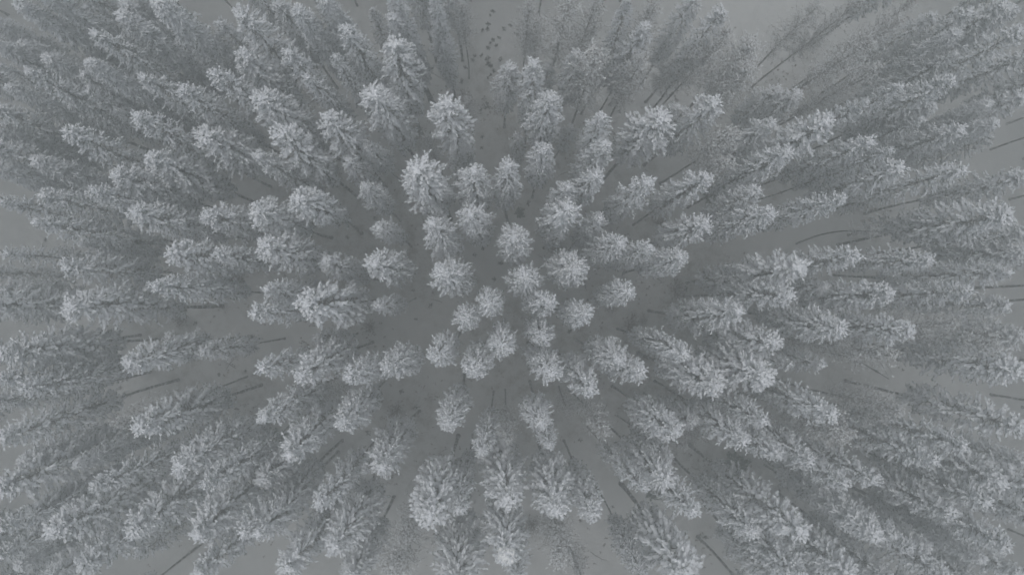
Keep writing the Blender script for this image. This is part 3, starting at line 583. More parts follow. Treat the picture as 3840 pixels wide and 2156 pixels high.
(27.1, -16.37, 22.3, 0.93, 'p', 't', 'tall snow-laden pine, top eighty-seven percent across and ninety-three percent down'),
(27.57, -16.72, 23.4, 0.76, 'p', 't', 'tall slender snow-laden pine, top eighty-nine percent across and ninety-five percent down'),
(23.5, -12.64, 22.7, 0.97, 'p', 't', 'tall snow-laden pine, top eighty-three percent across and eighty-four percent down'),
(31.33, -14.95, 22.0, 1.09, 'p', 't', 'tall snow-laden pine, top ninety-three percent across and eighty-nine percent down'),
(33.15, -13.93, 22.9, 1.07, 'p', 't', 'tall snow-laden pine, top ninety-six percent across and eighty-eight percent down'),
(33.83, -16.55, 23.7, 1.11, 'p', 't', 'tall snow-laden pine, top ninety-eight percent across and ninety-five percent down'),
(20.21, -18.68, 23.0, 1.23, 'p', 't', 'pine cut off by the bottom edge, seventy percent across, eighty-seven down'),
(23.66, -18.71, 23.0, 1.17, 'p', 't', 'pine cut off by the bottom edge, seventy-four percent across, eighty-seven down'),
(28.61, -20.77, 19.0, 1.2, 'p', 'm', 'pine cut off by the bottom edge, seventy-eight percent across, ninety down'),
(30.14, -18.94, 23.2, 1.07, 'p', 't', 'pine cut off by the bottom edge, eighty-one percent across, eighty-seven down'),
(36.67, -21.84, 16.7, 1.07, 'p', 'm', 'pine cut off by the bottom edge, eighty-six percent across, ninety-two down'),
(37.79, -20.14, 19.9, 1.07, 'p', 'm', 'pine cut off by the bottom edge, eighty-eight percent across, eighty-nine down'),
(38.85, -12.13, 19.1, 1.03, 'p', 'm', 'pine cut off by the right edge, eighty-nine percent across, seventy-four down'),
(27.56, -12.94, 10.1, 0.93, 'p', 'l', 'small dim snow-laden pine, top eighty percent across and seventy-eight percent down'),
(44.41, -14.4, 21.8, 1.24, 'p', 't', 'pine cut off by the right edge, ninety-five percent across, seventy-nine down'),
(48.88, 11.5, 23.1, 1.26, 'p', 't', 'pine cut off by the right edge, ninety-nine percent across, thirty-one down'),
(41.77, 3.53, 20.3, 0.99, 'p', 't', 'pine cut off by the right edge, ninety-two percent across, forty-six down'),
(44.3, -23.55, 22.7, 0.96, 'p', 't', 'pine cut off by the right edge, ninety-five percent across, ninety-six down'),
(-44.09, -9.14, 22.8, 1.16, 'p', 't', 'pine cut off by the left edge, two percent across, sixty-nine down'),
(-2.81, -23.38, 23.3, 1.0, 'p', 't', 'pine cut off by the bottom edge, forty-six percent across, ninety-six down'),
(-45.27, 8.85, 22.2, 1.25, 'p', 't', 'pine cut off by the left edge, one percent across, thirty-five down'),
(-40.07, -19.23, 21.6, 1.16, 'p', 't', 'pine cut off by the left edge, six percent across, eighty-eight down'),
(-30.69, -25.26, 21.2, 1.03, 'p', 't', 'pine cut off by the bottom edge, sixteen percent across, ninety-nine down'),
(-19.39, 24.33, 21.8, 1.06, 'p', 't', 'pine cut off by the top edge, twenty-nine percent across, seven down'),
(-29.21, 26.08, 21.2, 1.18, 'p', 't', 'pine cut off by the top edge, nineteen percent across, four down'),
(41.19, 26.52, 23.0, 1.02, 'p', 't', 'pine cut off by the right edge, ninety-two percent across, three down'),
(-44.81, -25.74, 22.5, 1.06, 'p', 't', 'pine cut off by the left edge, one percent across, ninety-nine down'),
(-31.74, 23.18, 21.1, 0.98, 'p', 't', 'pine cut off by the top edge, sixteen percent across, nine down'),
(-35.33, -0.35, 22.6, 1.07, 'p', 't', 'pine cut off by the left edge, twelve percent across, fifty-three down'),
(37.17, -15.32, 23.4, 1.03, 'p', 't', 'pine cut off by the right edge, eighty-eight percent across, eighty-one down'),
(43.73, -26.48, 23.2, 1.26, 'p', 't', 'pine cut off by the right edge, ninety-five percent across, ninety-nine down'),
(43.01, -17.05, 21.1, 1.21, 'p', 't', 'pine cut off by the right edge, ninety-four percent across, eighty-three down'),
(-37.01, -3.92, 22.7, 0.99, 'p', 't', 'pine cut off by the left edge, ten percent across, fifty-nine down'),
(-4.25, 24.65, 20.9, 1.03, 'p', 't', 'pine cut off by the top edge, forty-five percent across, seven down'),
(-38.69, -22.02, 20.3, 1.04, 'p', 't', 'pine cut off by the left edge, eight percent across, ninety-three down'),
(25.62, -25.48, 23.0, 1.08, 'p', 't', 'pine cut off by the bottom edge, seventy-six percent across, ninety-nine down'),
(-44.03, -18.79, 24.1, 1.09, 'p', 't', 'pine cut off by the left edge, two percent across, eighty-eight down'),
(42.57, 17.54, 21.8, 1.19, 'p', 't', 'pine cut off by the right edge, ninety-three percent across, twenty down'),
(49.35, 1.23, 23.8, 1.14, 'p', 't', 'pine cut off by the right edge, ninety-nine percent across, fifty down'),
(50.17, -18.55, 22.3, 1.19, 'p', 't', 'pine cut off by the right edge, ninety-nine percent across, eighty-six down'),
(-41.52, 17.7, 23.0, 1.23, 'p', 't', 'pine cut off by the left edge, five percent across, nineteen down'),
(-41.98, 21.36, 21.1, 1.04, 'p', 't', 'pine cut off by the left edge, five percent across, twelve down'),
(48.02, 22.68, 24.6, 1.27, 'p', 't', 'pine cut off by the right edge, ninety-nine percent across, ten down'),
(31.81, -23.01, 23.3, 1.24, 'p', 't', 'pine cut off by the bottom edge, eighty-two percent across, ninety-five down'),
(-44.63, -22.87, 22.7, 1.07, 'p', 't', 'pine cut off by the left edge, one percent across, ninety-six down'),
(-38.9, 25.86, 24.6, 1.23, 'p', 't', 'pine cut off by the left edge, eight percent across, three down'),
(-6.88, 24.49, 21.6, 1.03, 'p', 't', 'pine cut off by the top edge, forty-two percent across, seven down'),
(-40.39, -0.44, 22.2, 0.97, 'p', 't', 'pine cut off by the left edge, six percent across, fifty-three down'),
(36.59, -13.26, 23.2, 1.24, 'p', 't', 'pine cut off by the right edge, eighty-seven percent across, seventy-seven down'),
(32.37, 26.23, 21.2, 1.17, 'p', 't', 'pine cut off by the top edge, eighty-two percent across, four down'),
(29.42, -25.51, 21.3, 1.01, 'p', 't', 'pine cut off by the bottom edge, eighty percent across, ninety-nine down'),
(20.58, -24.21, 23.0, 1.25, 'p', 't', 'pine cut off by the bottom edge, seventy-one percent across, ninety-seven down'),
(-4.42, 27.67, 22.4, 1.2, 'p', 't', 'pine cut off by the top edge, forty-four percent across, one down'),
(25.7, -21.38, 23.0, 1.25, 'p', 't', 'pine cut off by the bottom edge, seventy-six percent across, ninety-two down'),
]

# ---------------------------------------------------------------- ground: one sheet of snow over heath, hummocky
def ground_z(x, y):
    return (.16 * np.sin(x * .21 + 1.3) * np.cos(y * .26 + .4) + .09 * np.sin(x * .53 + y * .37) + .05 * np.sin(x * 1.3 - y * 1.1 + 2) + .035 * np.sin(2.3 * x + .7) * np.sin(2.0 * y + 1.9))
def axis_pts(lim, fine, stepf, outer):
    a = np.arange(-fine, fine + .01, stepf); return np.concatenate([np.linspace(-lim, -fine, outer)[:-1], a, np.linspace(fine, lim, outer)[1:]])
gx, gy = axis_pts(260, 62, .5, 24), axis_pts(260, 38, .5, 28)
X, Y = np.meshgrid(gx, gy); Z = ground_z(X, Y)
gv = np.stack([X, Y, Z], -1).reshape(-1, 3); nx, ny = len(gx), len(gy)
i0 = (np.arange(ny - 1)[:, None] * nx + np.arange(nx - 1)[None]).ravel()
gf = np.stack([i0, i0 + 1, i0 + 1 + nx, i0 + nx], -1)
gm = bpy.data.meshes.new("ground"); gm.from_pydata(gv.tolist(), [], gf.tolist()); gm.polygons.foreach_set("use_smooth", np.ones(len(gf), bool)); gm.materials.append(M_SNOW)
tp = np.array([(q[0], q[1]) for q in TREES]); inner = (np.abs(gv[:, 0]) < 70) & (np.abs(gv[:, 1]) < 45); snow = np.ones(len(gv))
gi = gv[inner][:, :2]; cover = np.zeros(len(gi))
for q in tp: cover += np.exp(-((gi - q) ** 2).sum(1) / 5.5)
snow[inner] = np.clip(1.15 - cover * .75, 0, 1)          # canopy shade put into floor colour: paler in the open, less snow near stems
ga = gm.attributes.new("openness_tone", 'FLOAT', 'POINT'); ga.data.foreach_set("value", snow.astype(np.float32))
ground = link("ground", gm); ground['kind'] = 'structure'; ground['label'] = 'snow covered forest floor with brown heath showing through'

# ---------------------------------------------------------------- haze: even fog round camera and forest
HAZE_DENSITY = 0.0130
hz = bpy.data.materials.new("fog"); hz.use_nodes = True; n = hz.node_tree; n.nodes.clear()
o = n.nodes.new("ShaderNodeOutputMaterial"); pv = n.nodes.new("ShaderNodeVolumePrincipled")
pv.inputs['Color'].default_value = (.785, .82, .816, 1); pv.inputs['Density'].default_value = HAZE_DENSITY; pv.inputs['Anisotropy'].default_value = 0.55
n.links.new(pv.outputs[0], o.inputs['Volume'])
hw, z0, z1 = 270, -1.6, CAM_H + 1.5
hv = [(sx * hw, sy * hw, zz) for zz in (z0, z1) for sx, sy in ((-1, -1), (1, -1), (1, 1), (-1, 1))]
hf = [(0, 3, 2, 1), (4, 5, 6, 7), (0, 1, 5, 4), (1, 2, 6, 5), (2, 3, 7, 6), (3, 0, 4, 7)]
hm = bpy.data.meshes.new("haze"); hm.from_pydata(hv, [], hf); hm.materials.append(hz)
haze = link("haze", hm); haze['kind'] = 'stuff'; haze['label'] = 'pale grey freezing fog filling the forest'

# ---------------------------------------------------------------- trees
PROTO = {'p': [build_tree('p', 100 + i) for i in range(14)], 'y': [build_tree('y', 200 + i) for i in range(4)],
         's': [build_tree('s', 300 + i) for i in range(4)], 'b': [build_tree('b', 400 + i) for i in range(6)]}
rnd = random.Random(11)
NAME = {'p': 'pine_tree', 's': 'spruce_tree', 'b': 'birch_tree'}
GROUP = {'p': 'snowy pines of the forest', 's': 'snowy spruces of the forest', 'b': 'frosted birches of the forest'}
for i, (x, y, h, r, kd, hc, lab) in enumerate(TREES):
    pk = 'y' if (kd == 'p' and hc == 'l') else kd
    tm, cm, Ht, Rc = PROTO[pk][rnd.randrange(len(PROTO[pk]))]
    root = bpy.data.objects.new(NAME[kd], None); root.empty_display_size = .3; S.collection.objects.link(root)
    gz = float(ground_z(x, y)); root.location = (x, y, gz)
    root.rotation_euler = (R(rnd.gauss(0, 1.0)), R(rnd.gauss(0, 1.0)), rnd.uniform(0, 6.28))
    tip = root.rotation_euler.to_matrix() @ Vector((0, 0, h - gz)); root.location = (x - tip.x, y - tip.y, gz)      # a leaning stem still carries its top at (x, y)
    s = r / Rc * rnd.uniform(.88, .98) * (1 + .26 * min(1, math.hypot(x, y * 1.4) / 32)); root.scale = (s, s, (h - gz) / Ht)
    tag(root, lab, NAME[kd].split('_')[0], GROUP[kd])
    link("trunk", tm, root); link("crown", cm, root)
    if 'brightest' in lab:
        rc = np.random.default_rng(3); k = 70; P = np.stack([rc.uniform(-.30, .38, k), rc.uniform(-.30, .30, k), Ht + .05 - rc.uniform(0, .55, k)], 1)
        cap = link("snow_cap", clump_mesh("snow_cap", P, np.stack([P[:, 0], P[:, 1], np.full(k, .4)], 1), rc.uniform(.14, .22, k), rc.uniform(.10, .16, k), np.ones(k), rc, M_CAP, 0), root)

# ---------------------------------------------------------------- a birch bowed by its snow load, and dead leaning stems
def bent_tree(base, tip, h, bulge, label, crown):
    root = bpy.data.objects.new('birch_tree' if crown else 'dead_tree', None); S.collection.objects.link(root)
    root.location = (base[0], base[1], float(ground_z(*base)))
    rng = np.random.default_rng(5); tb = Tubes(); tx, ty = tip[0] - base[0], tip[1] - base[1]
    f = lambda t: np.array([tx * t ** 1.6 + bulge[0] * math.sin(t * math.pi), ty * t ** 1.6 + bulge[1] * math.sin(t * math.pi), h * t - .3 * (t == 0)])
    ts = np.linspace(0, 1, 12); tb.add([f(t) for t in ts], [.10 * (1 - .85 * t) + .012 for t in ts], 7)
    P, D, L, W, A = [], [], [], [], []
    for k in range(46 if crown else 12):
        t = rng.uniform(.74, 1.0) if crown else rng.uniform(.3, .95); p = f(t); d = rng.normal(0, 1, 3); d[2] = abs(d[2]) * .4; d /= np.linalg.norm(d)
        ln = rng.uniform(.3, .85) if crown else rng.uniform(.2, .5); tb.add([p, p + d * ln * .5, p + d * ln + np.array([0, 0, -.08])], [.014, .010, .005], 3)
        if crown:
            for q in range(7): P.append(p + d * ln * rng.uniform(.4, 1.05) + rng.normal(0, .09, 3)); D.append(d + rng.normal(0, .4, 3)); L.append(rng.uniform(.06, .12)); W.append(rng.uniform(.03, .05)); A.append(rng.uniform(-.2, .4))
    link("trunk", tb.mesh("trunk", M_DEAD), root)
    if crown: link("crown", clump_mesh("crown", np.array(P), np.array(D), np.array(L), np.array(W), np.array(A), rng, M_BIRCH, 4, .1), root)
    tag(root, label, 'birch' if crown else 'dead tree')
bent_tree((30.86, 5.77), (30.94, 5.48), 14.5, (0, .55), 'thin bowed birch with a bare curved stem and small frosted top, beside the open snow', True)
bent_tree((33.06, -5.48), (31.17, -6.44), 15, (0, .2), 'thin dead leaning stem without branches, lower of the pair', False)
bent_tree((33.01, -5.04), (30.54, -4.82), 15, (0, -.1), 'thicker dead leaning stem just above its thinner neighbour', False)

# ---------------------------------------------------------------- shrubs on the forest floor
SHRUBS = [
('dwarf_shrub', -0.92, 30.05, 0.28, 'low dark shrub poking through the snow, forty-eight percent across and two percent down'),
('dwarf_shrub', -1.22, 29.66, 0.21, 'smaller low dark shrub poking through the snow, forty-eight percent across and two percent down'),
('dwarf_shrub', -2.02, 28.0, 0.26, 'low dark shrub poking through the snow, forty-seven percent across and five percent down'),
('dwarf_shrub', -1.43, 28.68, 0.29, 'low dark shrub poking through the snow, forty-eight percent across and four percent down'),
('dwarf_shrub', -1.51, 28.13, 0.27, 'low dark shrub poking through the snow, forty-eight percent across and five percent down'),
('dwarf_shrub', -0.92, 26.98, 0.31, 'low dark shrub poking through the snow, forty-eight percent across and seven percent down'),
('dwarf_shrub', -1.22, 26.64, 0.22, 'smaller low dark shrub poking through the snow, forty-eight percent across and seven percent down'),
('dwarf_shrub', -0.63, 26.39, 0.33, 'low dark shrub poking through the snow, forty-eight percent across and eight percent down'),
('dwarf_shrub', -0.33, 27.24, 0.26, 'low dark shrub poking through the snow, forty-nine percent across and six percent down'),
('dwarf_shrub', -1.43, 26.04, 0.3, 'smaller low dark shrub poking through the snow, forty-eight percent across and eight percent down'),
('dwarf_shrub', -3.03, 24.76, 0.3, 'low dark shrub poking through the snow, forty-six percent across and eleven percent down'),
('dwarf_shrub', -2.78, 25.19, 0.27, 'low dark shrub poking through the snow, forty-six percent across and ten percent down'),
('dwarf_shrub', -2.14, 25.27, 0.26, 'low dark shrub poking through the snow, forty-seven percent across and ten percent down'),
('dwarf_shrub', -1.55, 24.94, 0.33, 'low dark shrub poking through the snow, forty-eight percent across and ten percent down'),
('dwarf_shrub', -1.43, 24.43, 0.35, 'low dark shrub poking through the snow, forty-eight percent across and eleven percent down'),
('dwarf_shrub', -1.13, 24.18, 0.33, 'low dark shrub poking through the snow, forty-eight percent across and twelve percent down'),
('dwarf_shrub', -0.84, 23.67, 0.29, 'smaller low dark shrub poking through the snow, forty-eight percent across and twelve percent down'),
('dwarf_shrub', -1.13, 23.24, 0.25, 'low dark shrub poking through the snow, forty-eight percent across and thirteen percent down'),
('dwarf_shrub', -1.47, 22.9, 0.21, 'low dark shrub poking through the snow, forty-eight percent across and fourteen percent down'),
('dwarf_shrub', -4.21, 22.55, 0.36, 'low dark shrub poking through the snow, forty-five percent across and fourteen percent down'),
('dwarf_shrub', -4.92, 20.76, 0.31, 'low dark shrub poking through the snow, forty-four percent across and seventeen percent down'),
('dwarf_shrub', -1.55, 20.31, 0.33, 'low dark shrub poking through the snow, forty-eight percent across and eighteen percent down'),
('dwarf_shrub', -2.18, 19.67, 0.25, 'low dark shrub poking through the snow, forty-seven percent across and nineteen percent down'),
('dwarf_shrub', -1.76, 19.85, 0.3, 'smaller low dark shrub poking through the snow, forty-seven percent across and nineteen percent down'),
('dwarf_shrub', -1.38, 19.89, 0.36, 'low dark shrub poking through the snow, forty-eight percent across and nineteen percent down'),
('dwarf_shrub', 1.57, 27.64, 0.33, 'low dark shrub poking through the snow, fifty percent across and six percent down'),
('dwarf_shrub', 2.08, 27.22, 0.3, 'low dark shrub poking through the snow, fifty-one percent across and seven percent down'),
('dwarf_shrub', 2.37, 27.94, 0.25, 'low dark shrub poking through the snow, fifty-one percent across and five percent down'),
('dwarf_shrub', 0.89, 28.57, 0.27, 'low dark shrub poking through the snow, fifty percent across and four percent down'),
('dwarf_shrub', -0.16, 24.86, 0.34, 'low dark shrub poking through the snow, forty-nine percent across and ten percent down'),
('dwarf_shrub', -3.79, 24.03, 0.26, 'low dark shrub poking through the snow, forty-five percent across and twelve percent down'),
('dwarf_shrub', 0.18, 28.18, 0.31, 'low dark shrub poking through the snow, forty-nine percent across and five percent down'),
('dwarf_shrub', -15.93, 6.38, 0.3, 'low dark shrub poking through the snow, thirty-four percent across and forty-one percent down'),
('dwarf_shrub', -15.66, 8.08, 0.34, 'low dark shrub poking through the snow, thirty-four percent across and thirty-eight percent down'),
('dwarf_shrub', -7.34, -0.65, 0.33, 'low dark shrub poking through the snow, forty-two percent across and fifty-three percent down'),
('dwarf_shrub', -8.89, -2.06, 0.25, 'low dark shrub poking through the snow, forty-one percent across and fifty-five percent down'),
('dwarf_shrub', -9.17, 0.89, 0.2, 'low dark shrub poking through the snow, forty percent across and fifty percent down'),
('dwarf_shrub', -13.13, 8.37, 0.24, 'low dark shrub poking through the snow, thirty-seven percent across and thirty-eight percent down'),
('dwarf_shrub', -19.44, 7.51, 0.27, 'low dark shrub poking through the snow, thirty-one percent across and thirty-nine percent down'),
('dwarf_shrub', -2.85, 4.57, 0.29, 'low dark shrub poking through the snow, forty-six percent across and forty-four percent down'),
('dwarf_shrub', -0.16, 3.72, 0.33, 'low dark shrub poking through the snow, forty-nine percent across and forty-six percent down'),
('dwarf_shrub', -0.73, 2.03, 0.34, 'low dark shrub poking through the snow, forty-eight percent across and forty-nine percent down'),
('dwarf_shrub', 1.61, 8.96, 0.21, 'low dark shrub poking through the snow, fifty-one percent across and thirty-seven percent down'),
('dwarf_shrub', 2.75, 9.96, 0.33, 'low dark shrub poking through the snow, fifty-two percent across and thirty-five percent down'),
('dwarf_shrub', 2.74, -2.35, 0.33, 'low dark shrub poking through the snow, fifty-two percent across and fifty-six percent down'),
('dwarf_shrub', 6.98, -3.34, 0.34, 'low dark shrub poking through the snow, fifty-six percent across and fifty-eight percent down'),
('dwarf_shrub', 21.31, -3.63, 0.29, 'low dark shrub poking through the snow, sixty-nine percent across and fifty-eight percent down'),
('dwarf_shrub', 27.17, -1.23, 0.24, 'low dark shrub poking through the snow, seventy-five percent across and fifty-four percent down'),
('dwarf_shrub', 19.2, 1.04, 0.34, 'low dark shrub poking through the snow, sixty-seven percent across and fifty percent down'),
('dwarf_shrub', 20.89, -2.92, 0.33, 'low dark shrub poking through the snow, sixty-nine percent across and fifty-seven percent down'),
('dwarf_shrub', -31.3, -2.47, 0.31, 'low dark shrub poking through the snow, nineteen percent across and fifty-six percent down'),
('dwarf_shrub', -39.47, -3.72, 0.35, 'low dark shrub poking through the snow, eleven percent across and fifty-eight percent down'),
('dwarf_shrub', -38.77, -4.14, 0.26, 'low dark shrub poking through the snow, twelve percent across and fifty-nine percent down'),
('dwarf_shrub', -26.26, -7.36, 0.21, 'low dark shrub poking through the snow, twenty-four percent across and sixty-four percent down'),
('dwarf_shrub', -29.04, -7.78, 0.29, 'low dark shrub poking through the snow, twenty-one percent across and sixty-five percent down'),
('dwarf_shrub', -26.75, 1.87, 0.33, 'low dark shrub poking through the snow, twenty-four percent across and forty-nine percent down'),
('dwarf_shrub', -46.77, 6.06, 0.23, 'low dark shrub poking through the snow, four percent across and forty-two percent down'),
('dwarf_shrub', -10.41, -9.49, 0.32, 'low dark shrub poking through the snow, thirty-nine percent across and sixty-eight percent down'),
('dwarf_shrub', -13.75, -13.68, 0.35, 'low dark shrub poking through the snow, thirty-six percent across and seventy-five percent down'),
('dwarf_shrub', -11.36, -18.29, 0.24, 'low dark shrub poking through the snow, thirty-eight percent across and eighty-three percent down'),
('dwarf_shrub', -8.86, -11.18, 0.3, 'low dark shrub poking through the snow, forty-one percent across and seventy-one percent down'),
('dwarf_shrub', -13.03, -18.14, 0.31, 'low dark shrub poking through the snow, thirty-seven percent across and eighty-three percent down'),
('dwarf_shrub', 8.09, -14.59, 0.27, 'low dark shrub poking through the snow, fifty-seven percent across and seventy-seven percent down'),
('dwarf_shrub', 11.46, -21.47, 0.23, 'low dark shrub poking through the snow, sixty percent across and eighty-eight percent down'),
('dwarf_shrub', 20.95, -16.75, 0.24, 'low dark shrub poking through the snow, sixty-nine percent across and eighty percent down'),
('dwarf_shrub', 23.36, -18.44, 0.32, 'low dark shrub poking through the snow, seventy-one percent across and eighty-three percent down'),
('dwarf_shrub', 17.7, -16.45, 0.33, 'low dark shrub poking through the snow, sixty-six percent across and eighty percent down'),
('dwarf_shrub', 21.23, -17.87, 0.27, 'low dark shrub poking through the snow, sixty-nine percent across and eighty-two percent down'),
('dwarf_shrub', 12.71, -27.2, 0.21, 'low dark shrub poking through the snow, sixty-one percent across and ninety-eight percent down'),
('dwarf_shrub', 21.05, -24.6, 0.33, 'low dark shrub poking through the snow, sixty-nine percent across and ninety-three percent down'),
('dwarf_shrub', 28.48, -17.2, 0.32, 'low dark shrub poking through the snow, seventy-six percent across and eighty-one percent down'),
('dwarf_shrub', 13.57, -22.46, 0.24, 'low dark shrub poking through the snow, sixty-two percent across and ninety percent down'),
('dwarf_shrub', 28.71, -19.87, 0.29, 'low dark shrub poking through the snow, seventy-six percent across and eighty-five percent down'),
('dwarf_shrub', 41.96, -22.33, 0.34, 'low dark shrub poking through the snow, eighty-eight percent across and eighty-nine percent down'),
('dwarf_shrub', 39.11, -7.48, 0.34, 'low dark shrub poking through the snow, eighty-six percent across and sixty-four percent down'),
('dwarf_shrub', 29.43, -0.8, 0.28, 'low dark shrub poking through the snow, seventy-seven percent across and fifty-three percent down'),
('dwarf_shrub', 33.28, -3.08, 0.28, 'low dark shrub poking through the snow, eighty percent across and fifty-seven percent down'),
('dwarf_shrub', -2.01, 16.86, 0.29, 'low dark shrub poking through the snow, forty-seven percent across and twenty-four percent down'),
('dwarf_shrub', -2.15, 15.72, 0.23, 'low dark shrub poking through the snow, forty-seven percent across and twenty-six percent down'),
('dwarf_shrub', 1.9, 27.59, 0.23, 'low dark shrub poking through the snow, fifty-one percent across and six percent down'),
('dwarf_shrub', 2.47, 28.6, 0.23, 'low dark shrub poking through the snow, fifty-one percent across and four percent down'),
('bare_shrub', -13.37, -2.9, 0.99, 'leafless brown shrub on the snow, thirty-six percent across and fifty-seven percent down'),
('bare_shrub', 10.26, 7.85, 0.85, 'leafless brown shrub on the snow, fifty-nine percent across and thirty-nine percent down'),
('bare_shrub', 10.67, 0.62, 1.06, 'leafless brown shrub on the snow, fifty-nine percent across and fifty-one percent down'),
('bare_shrub', 11.23, -0.94, 0.71, 'leafless brown shrub on the snow, sixty percent across and fifty-four percent down'),
('bare_shrub', 18.06, 0.9, 1.2, 'leafless brown shrub on the snow, sixty-six percent across and fifty percent down'),
('bare_shrub', 16.38, 7.71, 1.06, 'leafless brown shrub on the snow, sixty-four percent across and thirty-nine percent down'),
('bare_shrub', 13.21, -2.78, 1.34, 'leafless brown shrub on the snow, sixty-one percent across and fifty-seven percent down'),
('bare_shrub', 14.63, -2.21, 0.71, 'leafless brown shrub on the snow, sixty-three percent across and fifty-six percent down'),
('bare_shrub', 5.72, 5.14, 1.06, 'leafless brown shrub on the snow, fifty-four percent across and forty-three percent down'),
('bare_shrub', -18.37, -9.89, 1.06, 'leafless brown shrub on the snow, thirty-two percent across and sixty-nine percent down'),
('bare_shrub', -10.68, -11.31, 1.13, 'leafless brown shrub on the snow, thirty-nine percent across and seventy-one percent down'),
('bare_shrub', -5.61, -23.47, 1.2, 'leafless brown shrub on the snow, forty-four percent across and ninety-two percent down'),
('bare_shrub', -8.65, 16.84, 1.2, 'leafless brown shrub on the snow, forty-one percent across and twenty-four percent down'),
('bare_shrub', -3.57, 20.56, 1.06, 'leafless brown shrub on the snow, forty-six percent across and eighteen percent down'),
('bare_shrub', 20.54, -13.79, 1.2, 'leafless brown shrub on the snow, sixty-eight percent across and seventy-five percent down'),
('bare_shrub', 13.19, -10.96, 0.99, 'leafless brown shrub on the snow, sixty-one percent across and seventy percent down'),
('bare_shrub', 3.01, -22.96, 1.06, 'leafless brown shrub on the snow, fifty-two percent across and ninety-one percent down'),
('bare_shrub', -27.03, 2.29, 1.2, 'leafless brown shrub on the snow, twenty-three percent across and forty-eight percent down'),
('bare_shrub', -32.56, -2.05, 0.92, 'leafless brown shrub on the snow, eighteen percent across and fifty-five percent down'),
('juniper_shrub', 24.22, -17.18, 1.49, 'rounded dull green juniper on the snow, seventy-two percent across and eighty-one percent down'),
('juniper_shrub', 15.7, -19.81, 0.92, 'rounded dull green juniper on the snow, sixty-four percent across and eighty-five percent down'),
('juniper_shrub', 1.9, 8.96, 0.64, 'rounded dull green juniper on the snow, fifty-one percent across and thirty-seven percent down'),
('juniper_shrub', 21.68, 10.72, 0.85, 'rounded dull green juniper on the snow, sixty-nine percent across and thirty-four percent down'),
('juniper_shrub', -22.94, -14.06, 0.78, 'rounded dull green juniper on the snow, twenty-seven percent across and seventy-six percent down'),
]

def shrub_meshes(kind, seed):
    """unit radius shrub: twigs fan up from the ground, leaves or rime at their ends"""
    rng = np.random.default_rng(seed); tb = Tubes(); P, D, L, W, A = [], [], [], [], []
    nt_ = {'dwarf_shrub': 16, 'bare_shrub': 26, 'juniper_shrub': 60}[kind]; hh = {'dwarf_shrub': .8, 'bare_shrub': 2.0, 'juniper_shrub': 1.1}[kind]
    for k in range(nt_):
        a = rng.uniform(0, 6.28); rr = math.sqrt(rng.random()) * rng.uniform(.6, 1.1); tip = np.array([rr * math.cos(a) * 1.15, rr * math.sin(a) * .85, hh * rng.uniform(.5, 1) * (1 - .5 * rr * rr)]); b0 = np.array([tip[0] * .15, tip[1] * .15, -.15])
        midp = (b0 + tip) / 2 + np.array([0, 0, .1]) + rng.normal(0, .05, 3); tb.add([b0, midp, tip], [.03, .022, .012], 3)
        d = tip - b0
        if kind == 'bare_shrub':
            for q in range(4):
                s0 = rng.uniform(.4, .9); p = b0 + d * s0; e = d * .3 + rng.normal(0, .22, 3); tb.add([p, p + e * .5, p + e], [.014, .010, .006], 3)
                P.append(p + e); D.append(e); L.append(rng.uniform(.06, .12)); W.append(rng.uniform(.02, .035)); A.append(rng.uniform(-.3, .5))
        else:
            for q in range(4 if kind == 'dwarf_shrub' else 6):
                P.append(b0 + d * rng.uniform(.5, 1.05) + rng.normal(0, .08, 3)); D.append(d + rng.normal(0, .5, 3)); L.append(rng.uniform(.10, .20)); W.append(rng.uniform(.05, .10)); A.append(rng.uniform(-.3, .3))
    mm = {'dwarf_shrub': M_HEATH, 'bare_shrub': M_BARE, 'juniper_shrub': M_JUNI}[kind]
    return tb.mesh("stem", M_DEAD if kind != 'bare_shrub' else M_BARE), clump_mesh("foliage", np.array(P), np.array(D), np.array(L), np.array(W), np.array(A), rng, mm, 4, .12)
SP = {k: [shrub_meshes(k, 900 + 10 * j + i) for i in range(4)] for j, k in enumerate(('dwarf_shrub', 'bare_shrub', 'juniper_shrub'))}
for nm, x, y, s, lab in SHRUBS:
    tm, fm = SP[nm][rnd.randrange(4)]
    root = bpy.data.objects.new(nm, None); root.empty_display_size = .2; S.collection.objects.link(root)
    root.location = (x, y, float(ground_z(x, y))); root.rotation_euler = (0, 0, rnd.uniform(0, 6.28)); root.scale = (s * rnd.uniform(.85, 1.2), s * rnd.uniform(.85, 1.2), s * rnd.uniform(.8, 1.1))
    tag(root, lab, 'shrub', {'dwarf_shrub': 'dark shrubs in the snow', 'bare_shrub': 'leafless shrubs under the trees', 'juniper_shrub': 'junipers under the trees'}[nm])
    link("stem", tm, root); link("foliage", fm, root)

# ---------------------------------------------------------------- the same wood going on all round, beyond what the picture shows
pts = []; rw = random.Random(4); cell = {}
for q in TREES: cell.setdefault((int(q[0] // 3), int(q[1] // 3)), []).append((q[0], q[1]))
for _ in range(5000):
    x, y = rw.uniform(-80, 80), rw.uniform(-60, 60)
    if abs(x - 2) < 49 and abs(y + 1) < 28.5: continue
    if 13 < x < 44 and 20 < y: continue                      # the clearing
    ci, cj = int(x // 3), int(y // 3)
    if any((x - a) ** 2 + (y - c_) ** 2 < 2.9 ** 2 for i in (-1, 0, 1) for j in (-1, 0, 1) for a, c_ in cell.get((ci + i, cj + j), ())): continue
    cell.setdefault((ci, cj), []).append((x, y)); pts.append((x, y, float(ground_z(x, y))))
wm = bpy.data.meshes.new("surrounding_forest"); wm.from_pydata(pts, [], []); wood = link("surrounding_forest", wm)
wood['kind'] = 'stuff'; wood['label'] = 'snowy pine wood going on beyond the picture edges'; wood['category'] = 'forest'
